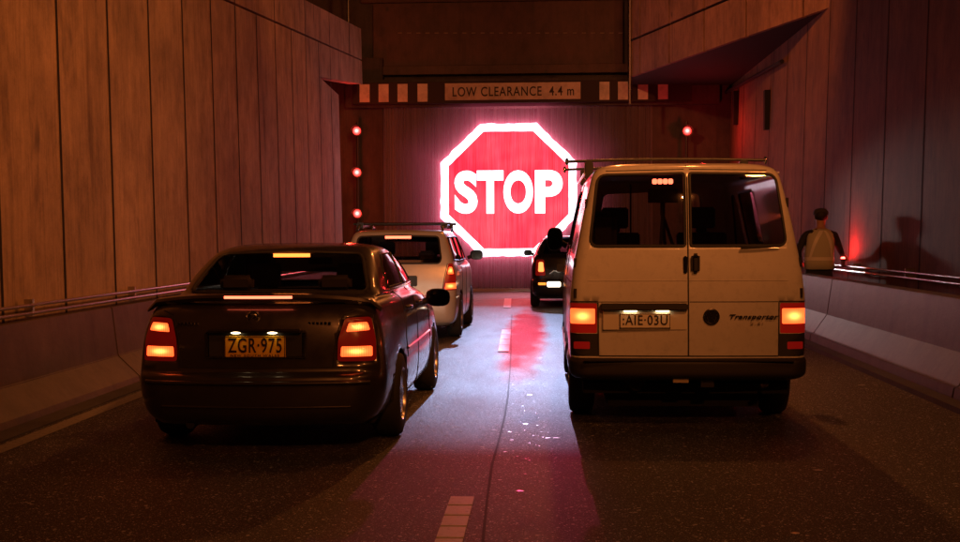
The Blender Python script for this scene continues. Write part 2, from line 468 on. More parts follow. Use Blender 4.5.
def fringe(half):  # painted halo: emission fades outward from the sign's edge
    m = bpy.data.materials.new('painted halo of the projection'); m.use_nodes = True
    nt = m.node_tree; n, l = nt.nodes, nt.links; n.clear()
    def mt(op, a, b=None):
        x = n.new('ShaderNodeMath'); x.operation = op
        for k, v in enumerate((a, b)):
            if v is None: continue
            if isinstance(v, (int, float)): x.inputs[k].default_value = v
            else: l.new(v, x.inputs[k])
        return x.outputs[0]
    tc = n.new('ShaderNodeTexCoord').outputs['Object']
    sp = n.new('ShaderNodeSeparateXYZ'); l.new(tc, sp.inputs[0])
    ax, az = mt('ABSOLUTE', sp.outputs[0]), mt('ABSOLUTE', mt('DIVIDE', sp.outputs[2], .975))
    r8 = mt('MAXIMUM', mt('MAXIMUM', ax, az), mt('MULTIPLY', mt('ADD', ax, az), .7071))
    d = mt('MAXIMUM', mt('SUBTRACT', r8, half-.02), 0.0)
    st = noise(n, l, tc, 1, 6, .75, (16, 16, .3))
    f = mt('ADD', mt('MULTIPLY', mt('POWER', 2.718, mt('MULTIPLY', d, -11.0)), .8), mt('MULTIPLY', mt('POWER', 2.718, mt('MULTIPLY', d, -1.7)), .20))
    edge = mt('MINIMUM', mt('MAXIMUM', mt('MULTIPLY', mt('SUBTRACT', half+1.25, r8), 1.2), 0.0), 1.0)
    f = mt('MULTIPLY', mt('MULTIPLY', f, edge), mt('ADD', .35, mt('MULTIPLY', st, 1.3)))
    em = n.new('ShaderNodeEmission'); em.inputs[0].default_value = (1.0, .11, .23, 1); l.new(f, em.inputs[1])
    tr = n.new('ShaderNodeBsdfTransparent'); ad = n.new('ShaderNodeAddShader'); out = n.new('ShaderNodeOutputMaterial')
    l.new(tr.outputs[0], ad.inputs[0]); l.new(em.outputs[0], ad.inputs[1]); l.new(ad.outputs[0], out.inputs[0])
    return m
MAT_SIGNRED = projected('projected red', (1.0, .03, .06), (1.0, .045, .10), 1.0, 1.0, .3)
MAT_SIGNWHITE = projected('projected white', (1, 1, 1), (1.0, .78, .84), 1.35)
MAT_SIGNBLUE = projected('projected white border', (.85, .9, 1), (1.0, .80, .88), 1.2)

def text_mesh(name, text, x0, x1, z0, z1, y, depth, mat, parent=None, bold=0, shear=0, space=1.0, xf=None):
    c = bpy.data.curves.new(name, 'FONT'); c.body = text
    c.extrude = .01; c.offset = bold; c.shear = shear; c.space_character = space
    c.resolution_u = 6
    tmp = bpy.data.objects.new('tmp', c); COL.objects.link(tmp)
    bpy.context.view_layer.update()
    dg = bpy.context.evaluated_depsgraph_get()
    me = bpy.data.meshes.new_from_object(tmp.evaluated_get(dg))
    bpy.data.objects.remove(tmp); bpy.data.curves.remove(c)
    xs = [v.co.x for v in me.vertices]; ys = [v.co.y for v in me.vertices]; zs = [v.co.z for v in me.vertices]
    ax, bx, ay, by, az, bz = min(xs), max(xs), min(ys), max(ys), min(zs), max(zs)
    for v in me.vertices:
        X = x0 + (v.co.x-ax)/(bx-ax)*(x1-x0); Z = z0 + (v.co.y-ay)/(by-ay)*(z1-z0)
        Y = y - depth*(v.co.z-az)/(bz-az)
        p = Vector((X, Y, Z))
        v.co = xf @ p if xf else p
    me.materials.clear(); me.materials.append(mat); me.name = name
    o = bpy.data.objects.new(name, me); COL.objects.link(o)
    if parent is not None: o.parent = parent
    return o

# ------------------------------------------------------------------ road and markings
def sheet(name, mat, x0, x1, y0, y1, z, nx=1, ny=1):
    m = M3(); vs = []; fs = []
    for j in range(ny+1):
        for i in range(nx+1): vs.append((x0+(x1-x0)*i/nx, y0+(y1-y0)*j/ny, z))
    for j in range(ny):
        for i in range(nx): a = j*(nx+1)+i; fs.append((a, a+1, a+nx+2, a+nx+1))
    m.add(vs, fs); return m.build(name, mat)
tag(sheet('road', MAT_ROAD, -14, 14, -30, 33.0, 0), kind='structure')
tag(sheet('tunnel_road', MAT_ROAD, -14, 14, 33.0, 60, 0), kind='structure')
tag(sheet('far_ground', simple('dark soil', (.03, .028, .025), .9), -400, 400, -400, 400, -.03), kind='structure')

# left edge line (a worn white strip)
a, b2 = onZ(0, 447), onZ(140, 392)
m = M3(); EX = -3.86
m.add([(EX-.07, -5, .004), (EX+.08, -5, .004), (EX+.08, 32.4, .004), (EX-.07, 32.4, .004)], [(0, 1, 2, 3)])
tag(m.build('edge_line', MAT_PAINT_EDGE), kind='structure')
m = M3(); m.add([(3.42, -5, .004), (3.50, -5, .004), (3.50, 32.4, .004), (3.42, 32.4, .004)], [(0, 1, 2, 3)])
tag(m.build('right_edge_line', roadpaint('faded edge paint', (.12, .09, .08), .5)), kind='structure')

# lane dashes: slabs of raised paint
def dash(pa, pb, w, name, label, n=1):
    a, b = onZ(*pa), onZ(*pb)
    d = (b-a).normalized(); s = Vector((d.y, -d.x, 0))*w/2
    m = M3(); L = (b-a).length
    for k in range(n):
        p, q = a + d*L*k/n, a + d*(L*(k+1)/n - (.035 if n > 1 else 0))
        poly = [p-s, p+s, q+s, q-s]
        m.add([(v.x, v.y, .004) for v in poly] + [(v.x, v.y, .012) for v in poly],
              [(4, 5, 6, 7), (0, 1, 5, 4), (1, 2, 6, 5), (2, 3, 7, 6), (3, 0, 4, 7)])
    o = m.build(name, MAT_PAINT); return tag(o, kind='structure')
dash((446, 552), (463, 497), .135, 'lane_dash', '', 5)
dash((503.5, 352), (506.5, 330), .14, 'lane_dash', '', 4)
dash((507, 308), (508, 299), .16, 'lane_dash', '', 1)
# stop line in front of the water screen
P = onZ(507, 304).y
m = M3(); m.add([(-3.3, 28.9, .0045), (3.2, 28.9, .0045), (3.2, 29.05, .0045), (-3.3, 29.05, .0045)], [(0, 1, 2, 3)])
tag(m.build('stop_line', MAT_PAINT_EDGE), kind='structure')
# sealed crack running down the middle of the road
m = M3(); pts = []
for (x, y) in [(483, 542), (487, 500), (492, 465), (499, 440), (505, 415), (508, 396), (510, 372), (511, 350), (511, 330), (512, 315)]:
    p = onZ(x, y); pts.append(p)
vs = []; fs = []
for i, p in enumerate(pts):
    w = .006 + .005*random.random()
    vs += [(p.x-w, p.y, .0035), (p.x+w, p.y, .0035)]
    if i: fs.append((2*i-2, 2*i-1, 2*i+1, 2*i))
m.add(vs, fs); tag(m.build('road_crack', MAT_CRACK), kind='structure')
# grit and litter scattered on the asphalt
m = M3()
spots = [(520, 491, .05), (500, 480, .03), (556, 438, .05), (510, 432, .04), (525, 424, .05), (512, 440, .02), (530, 395, .06), (505, 373, .03),
         (540, 358, .05), (505, 452, .03), (482, 447, .03), (553, 343, .03), (548, 438, .04), (494, 430, .03), (862, 385, .07), (818, 470, .05), (795, 533, .04), (100, 497, .02)]
for i in range(560):
    spots.append((random.uniform(415, 610), 305+180*random.random()**1.3, random.uniform(.006, .017)))
for i in range(40):
    spots.append((random.uniform(820, 960), random.uniform(370, 540), random.uniform(.006, .016)))
for (x, y, s) in spots:
    s *= .7
    p = onZ(x, y); a = random.uniform(0, 3.1); n = 5
    ring = [(p.x+s*math.cos(a+k*2*math.pi/n)*random.uniform(.6, 1.2), p.y+s*.6*math.sin(a+k*2*math.pi/n)*random.uniform(.6, 1.2)) for k in range(n)]
    h = .0022
    m.add([(q[0], q[1], .001) for q in ring] + [(p.x+(q[0]-p.x)*.8, p.y+(q[1]-p.y)*.8, h) for q in ring],
          [tuple(range(n, 2*n))] + [(k, (k+1) % n, (k+1) % n+n, k+n) for k in range(n)])
tag(m.build('road_grit', simple('pale grit and litter', (.85, .84, .84), .25)), 'pale grit and scraps of litter scattered on the asphalt between the lanes', 'grit', kind='stuff')

# ------------------------------------------------------------------ left wall
WL = -4.65
def wall_y(px, py=200): return onX(px, py, WL).y
step = (wall_y(310)-wall_y(62))/9
joints = [wall_y(62)+step*i for i in range(-9, 16)]
# string course line: height rises with distance
pA, pB = onX(232, 1, WL), onX(363, 59.5, WL)
def lineZ(y): return pA.z + (pB.z-pA.z)*(y-pA.y)/(pB.y-pA.y)
YEND_TOP = onX(365, 60, WL).y
pc1 = onX(322, 77, WL); pc2 = onX(365, 84, WL); pe = onX(341, 95, WL)
t1, t2 = onX(322, 6.6, WL), onX(365, 29, WL)
def topZ(y): return t1.z + (t2.z-t1.z)*(y-t1.y)/(t2.y-t1.y) if y > 18 else lineZ(y)+1.1+ (18-y)*.05
G = .009; TH = .35
def panel(m, y0, y1, z0a, z0b, z1a, z1b, x=WL, bat=.02):
    """a wall panel; bottom z0a at y0 and z0b at y1, top likewise; leans back by bat per metre"""
    def X(z): return x - bat*(z-2)
    vs = []
    for (y, z) in ((y0, z0a), (y1, z0b), (y1, z1b), (y0, z1a)): vs.append((X(z), y, z))
    for (y, z) in ((y0, z0a), (y1, z0b), (y1, z1b), (y0, z1a)): vs.append((X(z)-TH if x < 0 else X(z)+TH, y, z))
    m.add(vs, [(0, 1, 2, 3), (7, 6, 5, 4), (0, 4, 5, 1), (1, 5, 6, 2), (2, 6, 7, 3), (3, 7, 4, 0)])
lw = thing('retaining_wall', (WL, 12, 0), 'tall orange lit concrete panel wall along the left side of the ramp', 'wall')
def local(o, par):
    o.parent = par; o.matrix_parent_inverse = Matrix.Translation(-Vector(par.location)); return o
m = M3()
for i in range(len(joints)-1):
    y0, y1 = joints[i]+G, joints[i+1]-G
    if y0 > pe.y: break
    y1 = min(y1, pe.y)
    if y1 > pc1.y:
        y0c = max(y0, pc1.y)
        if y0 < pc1.y: panel(m, y0, pc1.y, 0, 0, lineZ(y0)-.02, lineZ(pc1.y)-.02)
        za = pc1.z + (pe.z-pc1.z)*(y0c-pc1.y)/(pe.y-pc1.y); zb = pc1.z + (pe.z-pc1.z)*(y1-pc1.y)/(pe.y-pc1.y)
        panel(m, y0c, y1, 0, 0, za, zb)
    else:
        panel(m, y0, y1, 0, 0, lineZ(y0)-.02, lineZ(y1)-.02)
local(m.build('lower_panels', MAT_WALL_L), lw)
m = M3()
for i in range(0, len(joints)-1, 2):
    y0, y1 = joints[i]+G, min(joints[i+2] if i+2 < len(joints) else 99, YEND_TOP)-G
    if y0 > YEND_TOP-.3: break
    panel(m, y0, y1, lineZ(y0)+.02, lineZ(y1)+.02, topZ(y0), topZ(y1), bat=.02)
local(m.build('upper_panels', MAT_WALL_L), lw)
m = M3()   # the corbel block that carries on past the wall end
panel(m, pc1.y+.01, YEND_TOP-G, pc1.z+.01, pc2.z, lineZ(pc1.y)-.02, lineZ(YEND_TOP)-.02)
local(m.build('corbel_block', MAT_WALL_L), lw)
m = M3()
m.box(WL-TH-.1, WL-.12, -8, pe.y-.1, 0, 3.9); m.box(WL-TH-.3, WL-.16, -8, pc1.y, 3.9, 4.4)
local(m.build('backing', MAT_BLACK), lw)
for y in joints:
    if y > pe.y: break
    m = M3(); X_ = lambda z: WL - .02*(z-2) + .004
    zt = lineZ(y)-.02
    m.add([(X_(.4), y-.026, .4), (X_(.4), y+.026, .4), (X_(zt), y+.026, zt), (X_(zt), y-.026, zt)], [(0, 1, 2, 3)])
    local(m.build('joint_sealant', MAT_BLACK), lw)
for i in range(0, len(joints), 2):
    y = joints[i]
    if y > YEND_TOP: break
    m = M3(); z0, zt = lineZ(y), topZ(y)
    m.add([(X_(z0), y-.026, z0), (X_(z0), y+.026, z0), (X_(zt), y+.026, zt), (X_(zt), y-.026, zt)], [(0, 1, 2, 3)])
    local(m.build('joint_sealant', MAT_BLACK), lw)
m = M3(); q = onY(348, 0, 31); m.tube([(q.x, 31.0, 5.3), (q.x, 31.0, 9)], .035)
tag(m.build('vertical_pipe', MAT_STEEL), 'thin vertical pipe rising above the end of the left wall', 'pipe')

# twin rails on the wall
def rails(name, side, label):
    if side < 0:
        a, b = onX(0, 312.5, WL+.10), onX(180, 288.5, WL+.10)
    else:
        a, b = onX(960, 283, 4.60), onX(835, 266, 4.60)
    zs = (a.z+b.z)/2
    X = WL+.10 if side < 0 else 4.60
    t = thing(name, (X, 12, 0), label, 'rail')
    for dz in (.035, -.035):
        m = M3(); m.tube([(X, y, zs+dz) for y in (2, 12, 22, 31.5)], .017, 8)
        local(m.build('rail', MAT_STEEL, smooth=40), t)
    for k in range(11):
        y = 2.6+k*2.75
        m = M3(); x2 = X-.12 if side < 0 else X+.22
        m.box(min(X, x2), max(X, x2), y-.02, y+.02, zs-.06, zs+.085)
        local(m.build('bracket', MAT_STEEL), t)
    return zs
ZRL = rails('wall_rail', -1, 'shiny twin steel rails along the foot of the left wall above the barrier')
ZRR = rails('wall_rail', 1, 'shiny twin steel rails along the foot of the right wall behind the barrier')

# jersey barriers in separate segments
def barrier(side, y0, y1, label, group):
    if side < 0:
        prof = [(-4.20, 0), (-4.22, .06), (-4.44, .27), (-4.50, .77), (-4.63, .77), (-4.63, 0)]
    else:
        prof = [(3.56, 0), (3.585, .14), (3.62, .145), (3.80, .40), (3.87, .88), (3.98, .90), (4.02, .86), (4.02, 0)]
    m = M3(); c = ((prof[0][0]+prof[-1][0])/2, (y0+y1)/2, 0)
    m.prism([(p[0]-c[0], p[1]) for p in prof], 1, y0+.012-c[1], y1-.012-c[1])
    o = m.build('concrete_barrier', MAT_BAR, bevel=.008); o.location = c
    return tag(o, label, 'barrier', group)
for i, (a_, b_, d) in enumerate([(-5.3, .7, 'out of view behind the camera'), (.7, 6.7, 'at the very front left'), (6.7, 12.7, 'level with the back of the dark sedan'),
                    (12.7, 18.7, 'beyond the joint beside the dark sedan'), (18.7, 24.7, 'far off beside the pale wagon'), (24.7, 30.7, 'nearest the portal')]):
    if i == 0: continue
    barrier(-1, a_, b_, 'sloped concrete barrier segment on the left, ' + d, 'left barrier segments')
for i, (a_, b_, d) in enumerate([(-.8, 5.2, 'closest to the camera'), (5.2, 11.2, 'cut off by the right edge'), (11.2, 17.2, 'long one beside the white van'), (17.2, 23.2, 'in front of the worker in the vest'), (23.2, 29.2, 'far one hidden past the van')]):
    barrier(1, a_, b_, 'sloped concrete barrier segment on the right, ' + d, 'right barrier segments')
m = M3(); m.box(3.40, 3.555, 2, 29, 0, .05)
tag(m.build('gutter', MAT_KERB), kind='structure')
m = M3(); m.box(-4.19, -3.98, 0, 30.5, 0, .012)
tag(m.build('left_gutter', MAT_KERB), kind='structure')

# ------------------------------------------------------------------ right wall
WR = 4.75
rw = thing('retaining_wall', (WR, 16, 0), 'dark stained concrete panel wall along the right side of the ramp', 'wall')
jr = [onX(x, 200, WR).y for x in (922, 886, 853, 825, 801, 783)]
sr = (jr[-1]-jr[0])/5
joints = [jr[0]+sr*i for i in range(-7, 11)]
m = M3()
for i in range(len(joints)-1):
    y0, y1 = joints[i]+.011, min(joints[i+1]-.011, 33.2)
    if y0 > 33: break
    def X(z): return WR + .03*(z-2)
    vs = []
    zt = 7.5
    for dx in (0, TH):
        for (y, z) in ((y0, 0), (y1, 0), (y1, zt), (y0, zt)): vs.append((X(z)+dx, y, z))
    m.add(vs, [(0, 1, 2, 3), (7, 6, 5, 4), (0, 4, 5, 1), (1, 5, 6, 2), (2, 6, 7, 3), (3, 7, 4, 0)])
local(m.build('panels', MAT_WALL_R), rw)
for y in joints:
    if y > 33: break
    m = M3(); X_ = lambda z: WR + .03*(z-2) - .004
    m.add([(X_(.4), y-.02, .4), (X_(.4), y+.02, .4), (X_(7.4), y+.02, 7.4), (X_(7.4), y-.02, 7.4)], [(0, 1, 2, 3)])
    local(m.build('joint_sealant', MAT_BLACK), rw)
m = M3(); m.box(WR+.25, WR+.9, -8, 33.2, 0, 9)
local(m.build('backing', MAT_BLACK), rw)
# ledge pipe with dark drop brackets on the right wall
a = onX(718, 97, WR-.02+.03*2); b = onX(785, 80, WR-.02+.03*2)
ct = thing('cable_ledge', (WR, b.y, 0), 'dark cable ledge with hanging brackets high on the right wall', 'ledge')
m = M3(); m.tube([(a.x-.06, a.y+1, a.z), (b.x-.06, b.y, a.z*.5+b.z*.5+.0)], .045, 8)
local(m.build('rail', MAT_BLACK), ct)
for px in (713, 735, 766):
    q = onX(px, 95, WR); m = M3(); m.box(WR-.04, WR+.15, q.y-.10, q.y+.10, q.z-.75, q.z+.1)
    local(m.build('bracket', MAT_BLACK), ct)

# ------------------------------------------------------------------ overhead beam on the right
ZB = 5.38
A, B = onZ(851, 0, ZB), onZ(630, 77, ZB)
d = (A-B).normalized(); A2 = B + d*24
nrm = Vector((d.y, -d.x, 0)); 
if nrm.x > 0: nrm = -nrm
bt = thing('overhead_beam', (B.x, B.y, 0), 'heavy panelled concrete beam slanting overhead to the right wall', 'beam')
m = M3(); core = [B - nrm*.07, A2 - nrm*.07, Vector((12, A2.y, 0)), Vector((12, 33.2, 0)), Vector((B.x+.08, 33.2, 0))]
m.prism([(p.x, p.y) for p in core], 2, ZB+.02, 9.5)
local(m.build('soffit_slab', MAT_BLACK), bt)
zmid = onY(630, 41, B.y).z
xs = [631, 640, 669, 704, 746, 803, 870]
cuts = []
for px in xs:
    # intersection of the pixel column with the face line at the bottom height
    r_ = ray(px, 60); k = None
    # solve r.xy*t = B + d*s
    det = r_.x*(-d.y) - r_.y*(-d.x)
    t = (B.x*(-d.y) - B.y*(-d.x))/det
    s = (Vector((r_.x*t, r_.y*t, 0)) - Vector((B.x, B.y, 0))).dot(d)
    cuts.append(s)
cuts[0] = 0
while cuts[-1] < 24: cuts.append(cuts[-1]+2.0)
m = M3()
for i in range(len(cuts)-1):
    for (z0, z1) in ((ZB, zmid-.03), (zmid+.03, 9.5)):
        p, q = B + d*(cuts[i]+.035), B + d*(cuts[i+1]-.035)
        poly = [p, q, q - nrm*.09, p - nrm*.09]
        m.prism([(v.x, v.y) for v in poly], 2, z0, z1)
local(m.build('face_panels', MAT_BEAM), bt)
m = M3(); q = onY(631, 60, B.y-.3); m.tube([(q.x, B.y-.1, 4.7), (q.x, B.y-.1, 9)], .045)
tag(m.build('downpipe', MAT_STEEL), 'slim steel downpipe at the portal end of the slanting beam', 'pipe')

# ------------------------------------------------------------------ portal
YP = 33.0
MAT_REFL0 = simple('dusty conduit', (.25, .16, .14), .6)
pt = thing('tunnel_portal', (-.5, YP+.6, 0), 'dark concrete tunnel portal with a big panelled header over the road', 'portal')
def pb(name, x0, y0, x1, y1, Y, th, mat, bev=0):
    a = onY(x0, y0, Y); b = onY(x1, y1, Y)
    m = M3(); m.box(a.x, b.x, Y, Y+th, b.z, a.z)
    return local(m.build(name, mat, bevel=bev), pt)
pb('header_wall', 250, -160, 800, 104, YP+.75, .5, MAT_DARKCON)
pb('header_panel', 373, 3.5, 623, 64, YP+.62, .12, MAT_HEAD, .02)
pb('header_panel', 360, -80, 640, -1, YP+.62, .12, MAT_HEAD, .02)
pb('ledge', 352, 67, 640, 72, YP+.45, .3, MAT_HEAD, .01)
pb('lintel', 345, 80, 720, 104, YP+.1, .6, MAT_DARKCON, .02)
pb('column', 215, 60, 384, 300, YP+.35, .6, MAT_DARKCON)
pb('column', 652, 60, 860, 300, YP+.35, .6, MAT_DARKCON)
for k in range(26):
    q = onY(400+k*9.2, 33, YP+.60); m = M3(); m.box(q.x-.06, q.x+.05, YP+.60, YP+.63, q.z-.012, q.z+.012)
    local(m.build('conduit_clip', MAT_REFL0), pt)
# tunnel tube behind the water
m = M3()
m.box(-6.5, -4.1, YP+.95, 48, 0, 7); m.box(3.3, 6, YP+.95, 48, 0, 7); m.box(-6.5, 6, YP+1.3, 48, 6.6, 7.2); m.box(-6.5, 6, 48, 48.5, 0, 7)
tag(m.build('tunnel_tube', MAT_DARKCON), 'dark tunnel bore behind the falling water', 'tunnel')

# clearance strip with white reflective blocks
st = thing('clearance_sign', (-.5, YP-.1, 0), 'low clearance board flanked by white marker blocks above the water screen', 'sign')
a = onY(352, 83, YP-.1); b = onY(692, 102, YP-.1)
ZS0, ZS1 = onY(520, 101.5, YP-.1).z, onY(520, 82.0, YP-.1).z
m = M3(); m.box(a.x, b.x, YP-.1, YP+.05, ZS0-.03, ZS1+.03)
local(m.build('backing_beam', simple('dark red beam paint', (.02, .01, .01), .7), bevel=.01), st)
def sheetmat(name, col):
    m, nt, n, l, bb = nodes(name)
    tc = n.new('ShaderNodeTexCoord').outputs['Object']
    g = noise(n, l, tc, 3, 7, .7)
    l.new(ramp(n, l, g, [(.3, tuple(x*.55 for x in col)), (.6, col)]), bb.inputs['Base Color'])
    bb.inputs['Roughness'].default_value = .5
    return m
MAT_REFL = sheetmat('dirty white reflective sheet', (.66, .60, .55))
MAT_BOARD = sheetmat('dirty sign board', (.60, .47, .42))
for px in (359.5, 378.5, 397.5, 417.5, 599.5, 618, 638, 658):
    q0, q1 = onY(px, 90, YP-.12), onY(px+10, 90, YP-.12)
    m = M3(); m.box(q0.x, q1.x, YP-.112, YP-.1, ZS0+.02, ZS1-.02)
    local(m.build('marker_block', MAT_REFL), st)
q0, q1 = onY(445, 90, YP-.12), onY(580.5, 90, YP-.12)
m = M3(); m.box(q0.x, q1.x, YP-.125, YP-.1, ZS0+.05, ZS1-.02)
bd = local(m.build('board', MAT_BOARD), st)
q0, q1 = onY(452.5, 90, YP-.12), onY(574, 90, YP-.12)
local(text_mesh('lettering', 'LOW CLEARANCE  4.4 m', q0.x, q1.x, ZS0+.14, ZS1-.12, YP-.126, .01, simple('sign black', (.03, .01, .01), .6), None, .012, 0, 1.12), st)

# ------------------------------------------------------------------ water screen and projected STOP sign
a, b = onY(383, 103, YP+.25), onY(653, 290, YP+.25)
m = M3(); nx = 160; vs = []; fs = []
for j in range(2):
    for i in range(nx+1):
        x = a.x + (b.x-a.x)*i/nx
        vs.append((x, .004*math.sin(i*1.7)+.006*math.sin(i*.13), 0.02 if j == 0 else ZS0+.05))
for i in range(nx): fs.append((i, i+1, nx+2+i, nx+1+i))
m.add(vs, fs); wc = m.build('water_curtain', MAT_WATER, smooth=60); wc.location = (0, YP+.3, 0)
tag(wc, 'sheet of falling water streaked vertically across the tunnel mouth', 'water curtain')
m = M3(); m.box(-4.0, 3.1, YP-.15, YP+.1, 0, .09)
tag(m.build('drain_kerb', simple('wet metal drain', (.5, .4, .42), .2, .6), bevel=.01), 'wet drain kerb along the foot of the water curtain', 'drain')

YS = YP+.08
sc_ = onY(508.5, 190, YS)
HALF = (onY(576.5, 190, YS).x - onY(440.5, 190, YS).x)/2
sg = thing('stop_sign', (sc_.x, YS, sc_.z), 'glowing red octagon STOP sign projected on the water curtain', 'sign')
def octa(r): return [(r*math.cos(R(22.5+45*k))/math.cos(R(22.5)), .975*r*math.sin(R(22.5+45*k))/math.cos(R(22.5))) for k in range(8)]
oc, ic = octa(HALF), octa(HALF-.215)
m = M3(); m.prism(ic, 1, 0, .02); m.build('panel', MAT_SIGNRED, sg)
m = M3(); vs = []; fs = []
# ragged border ring
def ringpts(poly, n, jit):
    out = []
    for i in range(8):
        p, q = Vector(poly[i]), Vector(poly[(i+1) % 8])
        for k in range(n):
            v = p.lerp(q, k/n); out.append(v*(1+random.uniform(-jit, jit)))
    return out
io, oo = ringpts(octa(HALF-.21), 10, .003), ringpts(octa(HALF), 10, .009)
n = len(io)
for y in (-.015, .035):
    vs += [(p.x, y, p.y) for p in io] + [(p.x, y, p.y) for p in oo]
for k in range(n):
    k2 = (k+1) % n
    fs += [(k, k2, n+k2, n+k), (2*n+k, 3*n+k, 3*n+k2, 2*n+k2), (n+k, n+k2, 3*n+k2, 3*n+k), (k, 2*n+k, 2*n+k2, k2)]
m.add(vs, fs); m.build('border', MAT_SIGNBLUE, sg)
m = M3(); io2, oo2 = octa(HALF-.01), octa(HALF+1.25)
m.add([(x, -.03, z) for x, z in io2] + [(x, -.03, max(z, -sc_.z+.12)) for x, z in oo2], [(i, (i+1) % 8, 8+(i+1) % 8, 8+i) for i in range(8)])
m.build('painted_halo', fringe(HALF), sg)  # emissive ring painting a glow and soft edge round the sign
k = HALF/68.0
cx = [(-55, -30), (-30, -3), (-3, 26), (28, 55)]
for (ch, (x0, x1)) in zip('STOP', [(-54, -31), (-31.5, -5), (-5, 24.5), (26.5, 54)]):
    text_mesh('letter', ch, x0*k, x1*k, -23.5*k, 19.5*k, -.02, .03, MAT_SIGNWHITE, sg, .045)

# ------------------------------------------------------------------ red warning lamps
def warning_post(side):
    px = 357 if side < 0 else 687
    base = onY(px, 131, YP-.3)
    t = thing('warning_light', (base.x, YP-.3, 0), 'column of three small round red warning lamps left of the water screen' if side < 0 else 'red warning lamps on a pole right of the water screen above the van', 'warning light', 'warning light posts beside the portal')
    m = M3(); m.tube([(0, .06, 0), (0, .06, base.z+.25)], .035, 8); m.build('pole', MAT_DARKSTEEL, t)
    for py in (131, 172.5, 213.5):
        z = onY(px, py, YP-.3).z
        m = M3(); m.lathe([(.06, .0), (.06, .12), (-.02, .135), (-.05, .135), (-.05, .10)], (0, 0, z), 20, 'Y')
        h = m.build('lamp_housing', MAT_DARKSTEEL, t, 40)
        m = M3(); m.lathe([(-.04, .115), (-.06, .09), (-.075, .05), (-.08, .0)], (0, 0, z), 24, 'Y'); m.build('lens', MAT_WARN, h, 60)
        m = M3(); m.lathe([(-.05, .135), (-.16, .135)], (0, 0, z), 20, 'Y', R(0), R(180)); m.build('hood', MAT_DARKSTEEL, h, 60)
warning_post(-1); warning_post(1)
lamp('warning_glow_light', 'POINT', onY(350, 131, YP-1.6), 34, (1, .03, .02), size=.08)
lamp('warning_glow_light', 'POINT', onY(350, 172, YP-1.6), 34, (1, .06, .02), size=.08)
lamp('warning_glow_light', 'POINT', onY(350, 213, YP-1.6), 34, (1, .06, .02), size=.08)
lamp('warning_glow_light', 'POINT', onY(703, 131, YP-1.5), 40, (1, .02, .02), size=.08)
# ------------------------------------------------------------------ vehicles: shared body surface
def pchip(ys, x):
    n = len(ys); i = max(0, min(n-2, int(math.floor(x)))); t = x - i
    def slope(k):
        if k <= 0: return ys[1]-ys[0]
        if k >= n-1: return ys[-1]-ys[-2]
        a, b = ys[k]-ys[k-1], ys[k+1]-ys[k]
        return 0 if a*b <= 0 else 2*a*b/(a+b)
    d0, d1 = slope(i), slope(i+1); h = ys[i+1]-ys[i]
    return ys[i] + t*d0 + t*t*(3*h-2*d0-d1) + t**3*(d0+d1-2*h)

class Body:
    """closed car body given as a stack of horizontal rings: (z, yr, yf, hw, rr, rf, bow, sb)"""
    def __init__(s, levels): s.L = levels; s.n = len(levels); s.P = list(zip(*levels))
    def par(s, v): return [pchip(p, v) for p in s.P]
    def S(s, q, v):
        z, yr, yf, hw, rr, rf, bow, sb = s.par(v)
        he = hw - sb; xc = he - rr; xf = he - rf
        yb = bow*(xc/he)**2
        if q <= .3:
            x = xc*q/.3; y = yr + bow*(x/he)**2
        elif q <= .4:
            a = (q-.3)/.1*math.pi/2; x = xc + rr*math.sin(a); y = yr + yb + rr*(1-math.cos(a))
        elif q <= .8:
            t = (q-.4)/.4; y0 = yr+yb+rr; y1 = yf-.1*hw-rf; y = y0+(y1-y0)*t
            x = hw - sb*abs(2*t-1)**3
        elif q <= .9:
            a = (q-.8)/.1*math.pi/2; x = xf + rf*math.cos(a); y = yf-.1*hw-rf + rf*math.sin(a)
        else:
            x = xf*(1-q)/.1; y = yf - .1*hw*(x/max(xf, .01))**2
        return Vector((x, y, z))
    def vz(s, z, lo=0):
        a, b = lo, s.n-1
        for _ in range(40):
            c = (a+b)/2
            if pchip(s.P[0], c) < z: a = c
            else: b = c
        return (a+b)/2
    def rear(s, x, z, lo=0):
        v = s.vz(z, lo); _, yr, yf, hw, rr, rf, bow, sb = s.par(v); xc = hw-sb-rr
        if x <= xc: return (.3*x/xc, v)
        return (.3+.1*math.asin(min(1, (x-xc)/rr))/(math.pi/2), v)
    def front(s, x, z, lo=0):
        v = s.vz(z, lo); _, yr, yf, hw, rr, rf, bow, sb = s.par(v); xf = hw-sb-rf
        return (1-.1*min(1, x/xf), v)
    def side(s, y, z, lo=0):
        v = s.vz(z, lo); _, yr, yf, hw, rr, rf, bow, sb = s.par(v); he = hw-sb
        y0 = yr+bow*((he-rr)/he)**2+rr; y1 = yf-.1*hw-rf
        return (.4+.4*max(0, min(1, (y-y0)/(y1-y0))), v)
    def pt(s, kind, a, z, lo=0):
        return s.S(*getattr(s, kind)(a, z, lo))

def inside(p, poly):
    c = False; n = len(poly)
    for i in range(n):
        (x1, y1), (x2, y2) = poly[i], poly[(i+1) % n]
        if (y1 > p[1]) != (y2 > p[1]) and p[0] < (x2-x1)*(p[1]-y1)/(y2-y1)+x1: c = not c
    return c

